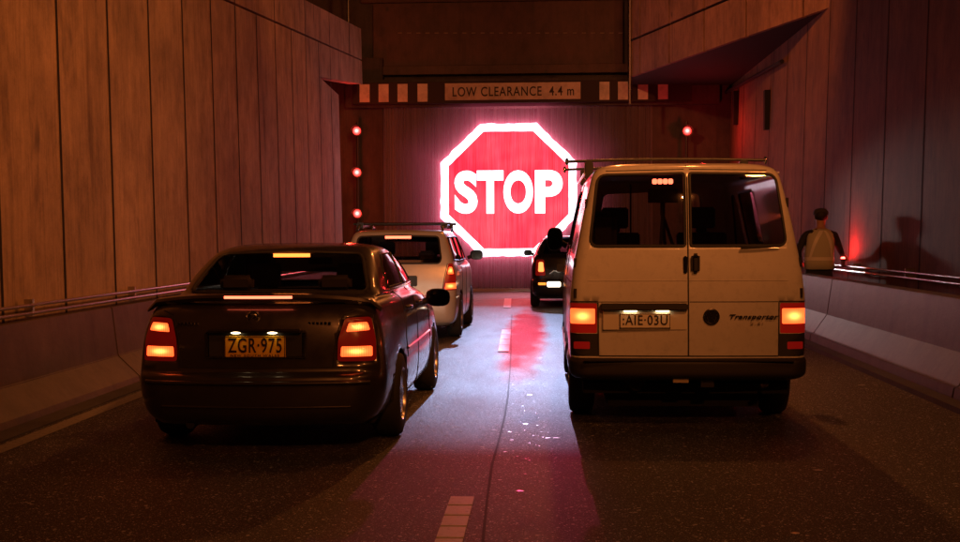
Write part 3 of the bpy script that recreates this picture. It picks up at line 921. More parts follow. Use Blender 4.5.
def split_body(bd, regions, vsub=4):
    """regions: name -> polygon in (q, v); returns name -> M3 with the triangles of that region, and 'body'"""
    qs = [.3*i/12 for i in range(12)] + [.3+.1*i/8 for i in range(8)] + [.4+.4*i/36 for i in range(36)] + [.8+.1*i/6 for i in range(6)] + [.9+.1*i/8 for i in range(9)]
    vs = [i/vsub for i in range((bd.n-1)*vsub+1)]
    K = 20.0
    pts = [Vector((q*K, v)) for v in vs for q in qs]; edges = []
    nq = len(qs)
    for name, poly in regions.items():
        b = len(pts); n = len(poly)
        for p in poly: pts.append(Vector((max(0, min(1, p[0]))*K, max(0, min(bd.n-1, p[1])))))
        edges += [(b+i, b+(i+1) % n) for i in range(n)]
    r = delaunay_2d_cdt(pts, edges, [], 0, 1e-5)
    V, T = r[0], r[2]
    P3 = [bd.S(p.x/K, p.y) for p in V]
    out = {k: M3() for k in regions}; out['body'] = M3()
    bucket = {k: [] for k in out}
    for t in T:
        c = sum((V[i] for i in t), Vector((0, 0)))/len(t); cc = (c.x/K, c.y)
        nm = 'body'
        for k, poly in regions.items():
            if inside(cc, poly): nm = k; break
        bucket[nm].append(t)
    for k, ts in bucket.items():
        out[k].add(P3, ts)
    top = [bd.S(qq, bd.n-1) for qq in qs]
    out['body'].add(top, [tuple(range(len(top)))])
    return out

def mirror(m):
    o = M3(); o.v = [(-x, y, z) for x, y, z in m.v]; o.f = [tuple(reversed(f)) for f in m.f]; return o
def clean(m):
    used = sorted({i for f in m.f for i in f}); mp = {o: k for k, o in enumerate(used)}
    r = M3(); r.v = [m.v[i] for i in used]; r.f = [tuple(mp[i] for i in f) for f in m.f]; return r
def both(m):
    r = M3(); r.add(m.v, m.f); mm = mirror(m); r.add(mm.v, mm.f); return r
def push(m, bd, d):
    """offset region outwards by d (rear or side faces)"""
    c = Vector((0, sum(v[1] for v in m.v)/max(1, len(m.v)), 0)); return m

def wheel(parent, x, y, r, w, spokes=7, name='wheel', side=1):
    h = bpy.data.objects.new(name, None); COL.objects.link(h); h.parent = parent; h.location = (x, y, r)
    s = side
    m = M3(); R0 = r; ri = r*.64
    m.lathe([(-w/2, ri), (-w/2*1.02, R0*.82), (-w/2*.9, R0*.95), (-w/2*.6, R0), (w/2*.6, R0), (w/2*.9, R0*.95), (w/2*1.02, R0*.82), (w/2, ri)], (0, 0, 0), 40, 'X')
    m.build('tyre', MAT_TYRE, h, 50)
    m = M3()
    m.lathe([(s*w/2*.98, ri*1.01), (s*w/2*1.0, ri*.95), (s*w/2*.8, ri*.9), (s*-w/2*.6, ri*.86), (s*-w/2*.6, 0)], (0, 0, 0), 36, 'X')
    m.lathe([(s*w/2*.9, 0), (s*w/2*.95, .03), (s*w/2*.85, .07), (s*w/2*.6, .075)], (0, 0, 0), 20, 'X')
    for k in range(spokes):
        a = 2*math.pi*k/spokes; ca, sa = math.cos(a), math.sin(a)
        t = Vector((0, -sa, ca))*.026; rd = Vector((0, ca, sa))
        p0 = Vector((s*w/2*.88, 0, 0))+rd*.05; p1 = Vector((s*w/2*.86, 0, 0))+rd*ri*.93
        dx = Vector((s*-.03, 0, 0))
        m.add([p0-t*1.3, p0+t*1.3, p1+t, p1-t, p0-t*1.3+dx, p0+t*1.3+dx, p1+t+dx, p1-t+dx],
              [(0, 1, 2, 3), (4, 7, 6, 5), (0, 4, 5, 1), (1, 5, 6, 2), (2, 6, 7, 3), (3, 7, 4, 0)])
    m.build('rim', MAT_ALLOY, h, 40)
    return h

def arch_poly(bd, yc, r, zc=.31, n=22):
    pts = []
    zb = bd.L[0][0]
    for k in range(n+1):
        a = math.pi*k/n
        y, z = yc - r*math.cos(a), zc + r*math.sin(a)
        pts.append(bd.side(y, max(z, zb)))
    pts = [(p[0], p[1]) for p in pts]
    return [(pts[0][0], 0.0)] + pts[0:] + [(pts[-1][0], 0.0)]

def liner(parent, yc, r, hw, zc=.31):
    for s in (-1, 1):
        m = M3(); x1 = s*(hw-.02); x0 = s*(hw-.32)
        m.lathe([(x1, r+.0), (x0, r+.0), (x0, .0)], (0, yc, zc), 20, 'X', 0, math.pi)
        m.build('wheel_arch_liner', MAT_BLACK, parent)
    for s in (-1, 1):
        pass

def seam(bd, parent, defs, r=.0035, mat=None, name='panel_gap', sides=(1, -1)):
    for sd in sides:
        for (kind, pl, lo) in defs:
            m = M3(); pts = []
            for i in range(len(pl)-1):
                for k in range(8):
                    t = k/8; a = pl[i][0]*(1-t)+pl[i+1][0]*t; z = pl[i][1]*(1-t)+pl[i+1][1]*t
                    p = bd.pt(kind, a, z, lo); pts.append(Vector((p.x*sd, p.y, p.z)))
            p = bd.pt(kind, *pl[-1], lo); pts.append(Vector((p.x*sd, p.y, p.z)))
            m.tube(pts, r, 6)
            m.build(name, mat or MAT_RUBBER, parent)

def seal(bd, parent, poly, r=.009, sides=(1, -1), whole=False, name='window_seal', mat=None):
    """rubber along a window outline given in (q, v)"""
    P = [bd.S(max(0, min(1, q)), v) for q, v in poly]
    if whole:
        # half outline with both ends on the centre line
        pts = [p for p in P]
        full = pts + [Vector((-p.x, p.y, p.z)) for p in reversed(pts)]
        m = M3(); m.tube(full, r, 6, closed=True); m.build(name, mat or MAT_RUBBER, parent, 50)
        return
    for sd in sides:
        m = M3(); m.tube([Vector((p.x*sd, p.y, p.z)) for p in P], r, 6, closed=True)
        m.build(name, mat or MAT_RUBBER, parent, 50)

def densify(poly, n=6):
    out = []
    for i in range(len(poly)):
        a, b = poly[i], poly[(i+1) % len(poly)]
        L = math.hypot(a[0]-b[0], a[1]-b[1]); k = max(1, int(L/.06))
        for j in range(k): out.append((a[0]+(b[0]-a[0])*j/k, a[1]+(b[1]-a[1])*j/k))
    return out
def reg(bd, kind, poly, r=.03, lo=0):
    pr = densify(rounded(poly, r) if r else poly)
    return [getattr(bd, kind)(x, z, lo) for x, z in pr]
def halfreg(bd, kind, poly, r, lo=0):
    """poly starts and ends on x = 0"""
    rr = [0]+[r]*(len(poly)-2)+[0]
    pr = rounded(poly, rr)
    out = []
    for i in range(len(pr)-1):
        a, b = pr[i], pr[i+1]; L = math.hypot(a[0]-b[0], a[1]-b[1]); k = max(1, int(L/.06))
        for j in range(k): out.append((a[0]+(b[0]-a[0])*j/k, a[1]+(b[1]-a[1])*j/k))
    out.append(pr[-1])
    return [getattr(bd, kind)(x, z, lo) for x, z in out]

def front_seats(parent, y, hw=.36, zs=.45, zt=1.28):
    for s in (-1, 1):
        m = M3()
        x = s*hw
        M = Matrix.Translation((x, y, 0))
        m.box(-.24, .24, -.02, .5, zs-.15, zs, M)
        m.box(-.24, .24, -.10, .04, zs-.05, zt-.24, M)
        m.box(-.05, .05, -.05, -.02, zt-.25, zt-.15, M)
        m.box(-.13, .13, -.09, .01, zt-.2, zt, M)
        m.build('seat', MAT_SEAT, parent, 60, .04, 3)

def mirror_part(parent, x, y, z, s, w=.2, h=.13, mat=None):
    m = M3(); cx = x+s*(.05+w/2)
    m.tube([(x, y+.05, z-h*.3), (cx-s*w*.3, y+.05, z-h*.1)], .03, 8)
    n, rings = 24, []
    for (dy, k) in ((-.02, .90), (-.012, .98), (.0, 1.0), (.03, .97), (.06, .82), (.085, .5), (.092, .15)):
        rg = []
        for a in range(n):
            t = 2*math.pi*a/n; ca, sa = math.cos(t), math.sin(t)
            rg.append((cx+w/2*k*math.copysign(abs(ca)**.65, ca)-s*dy*.4, y+dy+.02, z+h/2*k*math.copysign(abs(sa)**.75, sa)))
        rings.append(rg)
    m.add([q for rg in rings for q in rg], [(i*n+a, i*n+(a+1) % n, (i+1)*n+(a+1) % n, (i+1)*n+a) for i in range(6) for a in range(n)] + [tuple(6*n+a for a in range(n))])
    mm = m.build('wing_mirror', mat or MAT_PLASTIC, parent, 60)
    m = M3(); m.add([(q[0], q[1]+.002, q[2]) for q in rings[0]], [tuple(range(n))])
    m.build('mirror_glass', MAT_MIRROR, mm)

def plate(parent, cx, y, z, w, h, bg, fg, text, sub=None, tilt=0):
    m = M3(); m.box(cx-w/2, cx+w/2, y-.008, y, z-h/2, z+h/2)
    p = m.build('number_plate', bg, parent, 0, .003, 1)
    lo = z-h/2+(.034 if sub else .026)
    text_mesh('plate_lettering', text, cx-w*.44, cx+w*.44, lo, z+h/2-.014, y-.0085, .003, fg, p, .012, 0, 1.12)
    if sub: text_mesh('plate_state_lettering', sub, cx-w*.40, cx+w*.40, z-h/2+.009, z-h/2+.024, y-.0085, .003, fg, p, .0, 0, 1.3)
    m = M3()
    for a, b, c, d in ((cx-w/2, cx+w/2, z+h/2-.007, z+h/2-.003), (cx-w/2, cx+w/2, z-h/2+.003, z-h/2+.007), (cx-w/2+.003, cx-w/2+.007, z-h/2, z+h/2), (cx+w/2-.007, cx+w/2-.003, z-h/2, z+h/2)):
        m.box(a, b, y-.0105, y-.0082, c, d)
    m.build('plate_rim', fg, p)
    return p

# ------------------------------------------------------------------ the dark sedan
def make_sedan():
    t = thing('sedan', (-1.99, 8.35, 0), 'dark bronze sedan with boot spoiler and yellow number plate in the left lane', 'car')
    L = [(.20, .10, 4.35, .76, .20, .30, .10, .05),
         (.24, .04, 4.43, .81, .24, .32, .12, .05),
         (.32, .01, 4.48, .845, .26, .35, .12, .04),
         (.46, .0, 4.50, .86, .26, .38, .12, .03),
         (.535, .01, 4.50, .862, .26, .38, .12, .03),
         (.555, .035, 4.48, .862, .24, .38, .11, .03),
         (.575, .065, 4.47, .86, .20, .38, .10, .03),
         (.74, .07, 4.42, .855, .20, .4, .10, .04),
         (.86, .085, 4.15, .845, .20, .45, .10, .05),
         (.95, .11, 3.80, .825, .20, .40, .10, .06),
         (1.00, .15, 3.45, .815, .22, .35, .10, .07),
         (1.03, .24, 3.22, .79, .24, .30, .08, .07),
         (1.05, .50, 3.16, .765, .24, .25, .06, .06),
         (1.075, .72, 3.10, .745, .13, .2, .05, .03),
         (1.20, .93, 2.90, .705, .12, .2, .05, .03),
         (1.33, 1.16, 2.62, .645, .12, .2, .06, .03),
         (1.385, 1.29, 2.46, .60, .12, .2, .07, .03),
         (1.42, 1.48, 2.28, .52, .13, .2, .07, .03),
         (1.438, 1.72, 2.1, .36, .13, .15, .05, .02),
         (1.442, 1.85, 2.0, .15, .06, .06, .01, .01)]
    bd = Body(L); G0 = 12
    rg = {}
    rg['rear_window'] = halfreg(bd, 'rear', [(0, 1.085), (.64, 1.085), (.53, 1.36), (0, 1.378)], .06, G0)
    rg['windscreen'] = halfreg(bd, 'front', [(0, 1.085), (.60, 1.085), (.50, 1.36), (0, 1.375)], .05, G0)
    rg['rear_side_window'] = reg(bd, 'side', [(1.18, 1.10), (2.0, 1.10), (2.0, 1.355), (1.50, 1.345), (1.28, 1.24)], .05, G0)
    rg['front_side_window'] = reg(bd, 'side', [(2.06, 1.10), (2.84, 1.10), (2.42, 1.345), (2.06, 1.355)], .04, G0)
    rg['lamp_upper'] = reg(bd, 'rear', [(.585, .840), (.735, .85), (.715, .905), (.60, .90)], .012)
    rg['lamp_lower'] = reg(bd, 'rear', [(.55, .672), (.752, .672), (.75, .742), (.555, .742)], .012)
    rg['tail_lamp'] = reg(bd, 'rear', [(.53, .64), (.775, .64), (.77, .79), (.735, .94), (.575, .935), (.535, .79)], .025)
    rg['arch_r'] = arch_poly(bd, .93, .345)
    rg['arch_f'] = arch_poly(bd, 3.57, .345)
    # order matters: small lamp panes first
    order = ['lamp_upper', 'lamp_lower', 'tail_lamp', 'rear_window', 'windscreen', 'rear_side_window', 'front_side_window', 'arch_r', 'arch_f']
    rg = {k: rg[k] for k in order}
    o = split_body(bd, rg)
    body = both(clean(o['body'])).build('body', MAT_SEDAN, t, 32)
    sd_ = body.modifiers.new('thickness', 'SOLIDIFY'); sd_.thickness = .012; sd_.offset = -1
    both(clean(o['rear_window'])).build('rear_window', MAT_GLASS, t, 60)
    both(clean(o['windscreen'])).build('windscreen', MAT_GLASS, t, 60)
    for k in ('rear_side_window', 'front_side_window'):
        for f in (lambda m: m, mirror): f(clean(o[k])).build('side_window', MAT_GLASS_DARK, t, 60)
        seal(bd, t, rg[k], .008)
    seal(bd, t, rg['rear_window'], .012, whole=True); seal(bd, t, rg['windscreen'], .01, whole=True)
    for f in (lambda m: m, mirror):
        tl = f(clean(o['tail_lamp'])).build('tail_lamp', MAT_LAMP_MID, t, 60)
        f(clean(o['lamp_upper'])).build('lit_lens', MAT_LAMP_HOT, tl, 60)
        f(clean(o['lamp_lower'])).build('lit_lens', MAT_LAMP_HOT, tl, 60)
    for s in (-1, 1):   # glow spill on the lens surround
        pass
    # chrome-like door line under the side windows
    for s in (1, -1):
        m = M3(); pts = [bd.pt('side', 1.2+i*.17, 1.083, G0) for i in range(11)]
        m.tube([Vector((p.x*s, p.y, p.z)) for p in pts], .007, 6); m.build('window_trim', MAT_CHROME, t)
    seam(bd, t, [('side', [(1.30, 1.07), (1.33, .9), (1.28, .70), (1.33, .55)], 0), ('side', [(2.03, 1.07), (2.05, .4), (2.07, .26)], 0), ('side', [(3.0, 1.05), (3.08, .8), (3.08, .26)], 0), ('side', [(1.34, .26), (3.05, .26)], 0)], .004)
    seam(bd, t, [('rear', [(.50, .60), (.52, .80), (.56, .955), (.64, .985)], 0), ('rear', [(0, .60), (.50, .60)], 0)], .004)
    # door handles, side strip
    for s in (1, -1):
        for y in (1.45, 2.2):
            p = bd.pt('side', y, .93); m = M3(); m.tube([Vector((p.x*s*1.002, p.y, p.z)), Vector((p.x*s+s*.03, p.y+.03, p.z)), Vector((p.x*s+s*.03, p.y+.15, p.z)), Vector((p.x*s*1.002, p.y+.18, p.z))], .012, 8)
            m.build('door_handle', MAT_SEDAN, t, 50)
        m = M3(); m.tube([Vector(((bd.pt('side', 1.32+i*.17, .62).x+.002)*s, 1.32+i*.17, .62)) for i in range(11)], .012, 6); m.build('rub_strip', MAT_SEDAN, t, 50)
    # spoiler
    m = M3(); secs = []
    for i in range(25):
        u = -1+2*i/24; x = u*.79; au = abs(u)
        zc = 1.085 - .055*au**3 - (.05 if au > .97 else 0)
        y = .16 + .17*au**2; ch = .17*(1-.15*au) if au < .97 else .08; th = .032 if au < .97 else .014
        secs.append([(x, y, zc+.012), (x, y-.012, zc-.008), (x, y+.01, zc-th), (x, y+ch, zc-th+.008), (x, y+ch, zc+.006), (x, y+ch*.5, zc+.022)])
    vs = [p for s_ in secs for p in s_]; fs = []
    for i in range(24):
        for k in range(6): fs.append((i*6+k, i*6+(k+1) % 6, (i+1)*6+(k+1) % 6, (i+1)*6+k))
    fs += [(0, 1, 2, 3, 4, 5), tuple(24*6+k for k in (5, 4, 3, 2, 1, 0))]
    m.add(vs, fs); sp = m.build('spoiler', MAT_SEDAN, t, 40)
    for s in (-1, 1):
        m = M3(); m.box(s*.60-.05, s*.60+.05, .26, .38, 1.02, 1.06); m.build('spoiler_foot', MAT_SEDAN, sp, 0, .008)
    m = M3()
    for i in range(12):
        x0 = -.225+.45*i/12; x1 = x0+.45/12; y0 = .146+.17*(x0/.79)**2
        m.box(x0, x1, y0-.006, y0+.01, 1.068, 1.086)
    m.build('spoiler_brake_light', MAT_STRIP, sp)
    # high brake light inside the rear window
    p = bd.pt('rear', 0, 1.345, G0); m = M3(); m.box(-.135, .135, p.y+.05, p.y+.08, 1.335, 1.362)
    m.build('high_brake_light', MAT_STRIP_W, t)
    # plate recess
    p = bd.pt('rear', 0, .8); y = p.y
    m = M3(); m.box(-.335, .335, y-.006, y+.02, .655, .855); rc = m.build('plate_recess', MAT_PLASTIC, t, 0, .01)
    for s in (-1, 1):
        m = M3(); m.box(s*.318-.012, s*.318+.012, y-.010, y, .67, .84); m.build('recess_trim', MAT_CHROME, rc, 0, .004)
        m = M3(); m.box(s*.25-.055, s*.25+.055, y-.009, y-.003, .667, .682); m.build('recess_trim', MAT_CHROME, rc)
    m = M3(); m.box(-.31, .31, y-.055, y, .843, .868); hb = m.build('boot_grip', MAT_SEDAN, t, 0, .01)
    for s in (-1, 1):
        m = M3(); m.ball((s*.12, y-.04, .842), .014, 10, (2.4, .8, .55)); m.build('plate_lamp', MAT_PLATELAMP, hb, 60)
    plate(t, 0, y-.012, .745, .40, .15, simple('yellow plate', (.75, .42, .02), .35), simple('plate black', (.015, .008, .008), .5), 'ZGR·975', 'NEW SOUTH WALES')
    # round emblem and small script
    p = bd.pt('rear', 0, .955); m = M3(); m.lathe([(0, .045), (-.01, .045), (-.012, .038), (-.006, .034), (-.004, .0)], (-.02, p.y-.004, .945), 24, 'Y')
    m.tube([(-.045, p.y-.014, .93), (-.02, p.y-.016, .955), (-.035, p.y-.014, .965), (.0, p.y-.014, .96), (.005, p.y-.014, .935)], .006, 6)
    m.build('emblem', MAT_CHROME, t, 40)
    p = bd.pt('rear', .42, .885)
    for i in range(6):
        m = M3(); m.box(.34+i*.026, .357+i*.026, p.y-.006, p.y+.02, .893, .910); m.build('badge_letter', MAT_CHROME, t)
    p = bd.pt('rear', .3, .885)
    m = M3()
    for i in range(6): m.box(-.52+i*.024, -.508+i*.024, p.y-.004, p.y+.02, .893, .908)
    m.build('badge', MAT_CHROME, t)
    # bumper crease and rub strip
    m = M3(); pts = []
    for i in range(21):
        x = -.74+.074*i; p = bd.pt('rear', abs(x), .50); pts.append((x, p.y-.004, .50))
    m.tube(pts, .016, 8); m.build('bumper_strip', MAT_SEDAN, t, 50)
    m = M3(); pts = []
    for i in range(21):
        x = -.62+.062*i; p = bd.pt('rear', abs(x), .33); pts.append((x, p.y+.003, .335-.00*abs(x)))
    m.tube(pts, .011, 8); m.build('bumper_crease', MAT_SEDAN, t, 50)
    # underside, cabin
    m = M3(); m.box(-.74, .74, .3, 4.2, .19, .24); m.build('underside', MAT_BLACK, t)
    m = M3(); m.tube([(-.45, .12, .2), (-.45, .5, .2)], .03, 10); m.build('exhaust_pipe', MAT_DARKSTEEL, t, 50)
    m = M3(); m.box(-.66, .66, .55, 1.05, 1.0, 1.045); m.build('parcel_shelf', MAT_INTERIOR, t)
    m = M3(); m.box(-.62, .62, 1.0, 1.14, .5, 1.09)
    for x in (-.36, .36): m.box(x-.12, x+.12, 1.0, 1.1, 1.08, 1.2)
    m.build('rear_bench', MAT_SEAT, t, 60, .03, 3)
    front_seats(t, 1.95, .36, .5, 1.27)
    m = M3(); m.box(-.62, .62, 2.75, 3.05, .7, 1.03); m.build('dashboard', MAT_INTERIOR, t, 0, .04)
    m = M3(); m.box(-.1, .1, 2.42, 2.44, 1.25, 1.31); m.build('rear_view_mirror', MAT_INTERIOR, t, 0, .008)
    for s in (-1, 1): mirror_part(t, s*.82, 2.62, .945, s, .20, .16, MAT_SEDAN)
    for y in (.93, 3.57):
        liner(t, y, .345, .86)
        for s in (-1, 1): wheel(t, s*.765, y, .312, .20, 7, 'wheel', s)
    t.scale = (1.05, 1.05, 1.0)
    for s in (-1, 1):
        m = M3(); m.ball((s*.60, 4.36, .66), .09, 12, (1.5, .8, .8)); m.build('headlight', emit('headlight lens', (1, .85, .65), 6), t, 60)
        lamp('headlight_light', 'SPOT', (-1.99+s*.63, 8.35+4.85, .66), 55, (1, .74, .55), (-2.1+s*.3, 17.5, .75), .06, 60, .9)
    return t
make_sedan()

# ------------------------------------------------------------------ the white van
def make_van():
    t = thing('van', (1.085, 9.6, 0), 'white delivery van with two rear doors and roof bars in the right lane', 'van')
    L = [(.355, .14, 4.55, .84, .12, .20, .04, .02),
         (.38, .03, 4.68, .90, .14, .22, .05, .02),
         (.42, .0, 4.72, .925, .14, .25, .05, .015),
         (.50, .0, 4.72, .93, .14, .25, .05, .015),
         (.525, .02, 4.71, .925, .14, .25, .05, .015),
         (.54, .06, 4.68, .915, .10, .25, .03, .015),
         (.74, .065, 4.64, .92, .09, .25, .03, .015),
         (.96, .07, 4.45, .92, .09, .25, .03, .015),
         (1.13, .08, 4.1, .905, .09, .25, .03, .015),
         (1.28, .095, 3.95, .882, .09, .25, .03, .015),
         (1.42, .11, 3.85, .855, .09, .22, .03, .015),
         (1.66, .145, 3.68, .805, .09, .2, .03, .015),
         (1.84, .18, 3.55, .762, .09, .2, .03, .015),
         (1.92, .205, 3.48, .74, .10, .2, .03, .015),
         (1.965, .235, 3.42, .705, .11, .2, .035, .015),
         (1.995, .30, 3.35, .62, .13, .2, .04, .015),
         (2.015, .50, 2.8, .45, .13, .2, .04, .01),
         (2.02, .9, 2.4, .2, .08, .1, .02, .01)]
    bd = Body(L)
    rg = {}
    rg['lamp_hot'] = reg(bd, 'rear', [(.715, .79), (.905, .79), (.905, .905), (.715, .905)], .012)
    rg['tail_lamp'] = reg(bd, 'rear', [(.70, .72), (.912, .72), (.912, .945), (.70, .945)], .015)
    rg['reflector'] = reg(bd, 'rear', [(.755, .60), (.88, .60), (.88, .655), (.755, .655)], .01)
    rg['corner'] = reg(bd, 'rear', [(.69, .545), (.919, .545), (.919, .715), (.69, .715)], .01)
    rg['door_window'] = reg(bd, 'rear', [(.022, 1.375), (.755, 1.375), (.685, 1.915), (.022, 1.925)], [.02, .07, .07, .02])
    rg['windscreen'] = halfreg(bd, 'front', [(0, 1.25), (.60, 1.25), (.50, 1.88), (0, 1.90)], .06)
    rg['side_a'] = reg(bd, 'side', [(1.70, 1.36), (2.58, 1.36), (2.58, 1.84), (1.70, 1.84)], .07)
    rg['side_b'] = reg(bd, 'side', [(2.75, 1.30), (3.42, 1.30), (2.98, 1.84), (2.75, 1.84)], .06)
    rg['arch_r'] = arch_poly(bd, 1.0, .36, .32)
    rg['arch_f'] = arch_poly(bd, 3.92, .36, .32)
    q1 = .55
    rg['bumper'] = [(0, 0), (.43, 0), (.43, 4.7), (0, 4.7)]
    o = split_body(bd, rg)
    body = both(clean(o['body'])).build('body', MAT_VAN, t, 30)
    sd_ = body.modifiers.new('thickness', 'SOLIDIFY'); sd_.thickness = .015; sd_.offset = -1
    both(clean(o['bumper'])).build('bumper', MAT_PLASTIC, t, 35)
    both(clean(o['windscreen'])).build('windscreen', MAT_GLASS, t, 60)
    for f in (lambda m: m, mirror):
        f(clean(o['door_window'])).build('door_window', MAT_GLASS, t, 60)
        f(clean(o['side_a'])).build('side_window', MAT_GLASS, t, 60)
        f(clean(o['side_b'])).build('side_window', MAT_GLASS, t, 60)
        f(clean(o['corner'])).build('corner_trim', MAT_PLASTIC, t, 60)
        f(clean(o['reflector'])).build('reflector', MAT_LAMP_DIM, t, 60)
        tl = f(clean(o['tail_lamp'])).build('tail_lamp', MAT_LAMP_RED, t, 60)
        f(clean(o['lamp_hot'])).build('lit_lens', MAT_LAMP_HOT, tl, 60)
    seal(bd, t, rg['door_window'], .012); seal(bd, t, rg['side_a'], .01); seal(bd, t, rg['side_b'], .01); seal(bd, t, rg['windscreen'], .012, whole=True)
    # rear door gaps and pressings
    seam(bd, t, [('rear', [(0.0, .545), (0.0, 1.2), (0.0, 1.985)], 0)], .006, sides=(1,))
    seam(bd, t, [('rear', [(0.0, .548), (.685, .548)], 0), ('rear', [(.688, .548), (.692, .95)], 0), ('rear', [(.692, .957), (.90, .957)], 0)], .005)
    seam(bd, t, [('rear', [(.01, .955), (.69, .955)], 0)], .003)
    seam(bd, t, [('rear', [(.01, 1.115), (.86, 1.115)], 0)], .004, MAT_VAN, 'pressing')
    seam(bd, t, [('rear', [(.02, 1.955), (.70, 1.945)], 0)], .004)
    seam(bd, t, [('side', [(2.6, .42), (2.6, 1.9)], 0), ('side', [(1.65, .42), (1.65, 1.9)], 0), ('side', [(1.62, 1.1), (.3, 1.1)], 0), ('side', [(3.5, 1.15), (3.5, .5)], 0)], .005)
    # plate recess on the left door
    yr = bd.pt('rear', .3, .8).y
    m = M3(); m.box(-.655, -.012, yr-.012, yr+.02, .745, .895); rc = m.build('plate_recess', simple('recess cream', (.62, .58, .5), .45), t, 0, .004)
    m = M3(); m.box(-.675, -.008, yr-.045, yr+.02, .892, .945); gr = m.build('plate_light_bar', MAT_PLASTIC, t, 0, .008)
    for x in (-.445, -.20):
        m = M3(); m.box(x-.05, x+.05, yr-.035, yr-.018, .886, .891); m.build('plate_lamp', MAT_PLATELAMP, gr)
    plate(t, -.333, yr-.016, .815, .39, .115, simple('white plate', (.72, .68, .58), .4), simple('plate dark', (.03, .02, .015), .5), ':AIE·03U')
    # emblem with interlocked letters, script
    m = M3(); cx, cz = .175, .845
    m.lathe([(0, .062), (-.012, .062), (-.014, .052), (-.006, .05), (-.005, 0)], (cx, yr-.002, cz), 28, 'Y')
    e = m.build('emblem', simple('emblem dark chrome', (.12, .11, .11), .2, 1), t, 40)
    m = M3()
    m.tube([(cx-.024, yr-.012, cz+.042), (cx, yr-.012, cz+.004), (cx+.024, yr-.012, cz+.042)], .0045, 6)
    m.tube([(cx-.042, yr-.012, cz+.022), (cx-.022, yr-.012, cz-.038), (cx, yr-.012, cz-.003), (cx+.022, yr-.012, cz-.038), (cx+.042, yr-.012, cz+.022)], .0045, 6)
    m.tube([(cx+.052*math.cos(a*.3), yr-.012, cz+.052*math.sin(a*.3)) for a in range(21)], .0045, 6, closed=True)
    m.build('emblem_letters', MAT_CHROME, e, 50)
    text_mesh('badge_lettering', 'Transporter', .315, .685, .82, .862, yr-.003, .008, simple('badge black', (.02, .02, .02), .3), t, .03, .25, 1.1)
    text_mesh('badge_lettering', '2.5i', .47, .57, .785, .805, yr-.003, .004, simple('badge grey', (.38, .34, .28), .4), t, .0, .1, 1.2)
    # handles
    yh = bd.pt('rear', .03, 1.22).y
    m = M3(); m.box(.022, .088, yh-.04, yh+.01, 1.17, 1.32); m.build('door_handle', MAT_RUBBER, t, 0, .02, 3)
    m = M3(); m.box(.038, .072, yh-.046, yh-.03, 1.285, 1.305); m.build('lock', MAT_CHROME, t, 0, .006)
    m = M3(); m.box(-.035, -.008, yh-.02, yh+.01, 1.17, 1.30); m.build('lock_cover', MAT_CHROME, t, 0, .006)
    for s in (-1, 1):
        for z in (1.02, 1.25, 1.70):
            ph = bd.pt('rear', .86 if z < 1.4 else .77, z)
            m = M3(); m.tube([(s*(ph.x+.006), ph.y+.0, z-.035), (s*(ph.x+.006), ph.y+.0, z+.035)], .012, 8); m.build('door_hinge', MAT_PLASTIC, t, 50)
    m = M3(); m.tube([(.40, bd.pt('rear', .4, 1.36).y-.03, 1.355), (.55, bd.pt('rear', .5, 1.37).y-.03, 1.362), (.70, bd.pt('rear', .6, 1.37).y-.02, 1.37)], .008, 6); m.build('wiper', MAT_RUBBER, t, 50)
    # high brake light inside left window
    y2 = bd.pt('rear', .2, 1.86).y
    for i in range(4):
        m = M3(); x = -.262+.041*i; m.box(x, x+.037, y2+.03, y2+.06, 1.845, 1.885); m.build('brake_light_segment', MAT_STRIP, t, 0, .006)
    # bumper step and tow gear
    m = M3(); m.box(-.80, .80, -.012, .03, .515, .535); m.build('bumper_step', MAT_PLASTIC, t, 0, .006)
    m = M3(); m.tube([(-.30, .35, .37), (.55, .35, .37)], .028, 10); m.box(.10, .2, .1, .4, .31, .37); m.build('tow_bar', MAT_DARKSTEEL, t, 50)
    m = M3(); m.box(-.12, .0, .04, .10, .35, .40); m.build('tow_bar_label', simple('pale tow plate', (.55, .45, .3), .5), t, 0, .004)
    m = M3(); m.tube([(.55, .3, .38), (.58, .16, .36), (.60, .10, .33), (.55, .08, .32)], .018, 8); m.build('tow_hook', MAT_STEEL, t, 50)
    m = M3(); m.tube([(-.38, .25, .34), (-.62, .6, .34)], .08, 12); m.build('exhaust_silencer', MAT_DARKSTEEL, t, 50)
    m = M3(); m.box(-.80, .80, .3, 4.4, .24, .32); m.box(-.6, .6, .45, 1.3, .12, .3); m.build('underside', MAT_BLACK, t)
    # roof bars
    for i, y in enumerate((1.9, 3.3)):
        m = M3(); zb = 2.115; hw = .90
        m.tube([(-hw, y, zb), (-hw*.5, y, zb+.012), (0, y, zb+.016), (hw*.5, y, zb+.012), (hw, y, zb)], .0125, 8)
        rb = m.build('roof_bar', MAT_DARKSTEEL, t, 50)
        for s in (-1, 1):
            m = M3(); m.box(s*.70-.04, s*.70+.04, y-.05, y+.05, 1.95, zb-.0); m.build('bar_foot', MAT_DARKSTEEL, rb, 0, .012)
            m = M3(); m.ball((s*hw, y, zb), .035, 10, (.5, 1, 1)); m.build('bar_end_cap', MAT_CHROME, rb, 50)
    for s in (-1, 1):
        m = M3(); m.tube([(s*.78, .6+i*.3, 1.945) for i in range(8)], .008, 6); m.build('rain_gutter', MAT_VAN, t, 50)
    # cabin and load floor
    m = M3(); m.box(-.84, .84, .15, 4.0, .42, .47); m.build('load_floor', MAT_INTERIOR, t)
    front_seats(t, 2.75, .42, .9, 1.72)
    m = M3(); m.box(-.72, -.48, 1.2, 1.6, .9, 1.66); m.build('rear_seat', MAT_SEAT, t, 60, .05, 3)
    m = M3(); m.box(-.30, -.285, 2.3, 2.33, .5, 1.93); m.build('divider_post', MAT_INTERIOR, t)
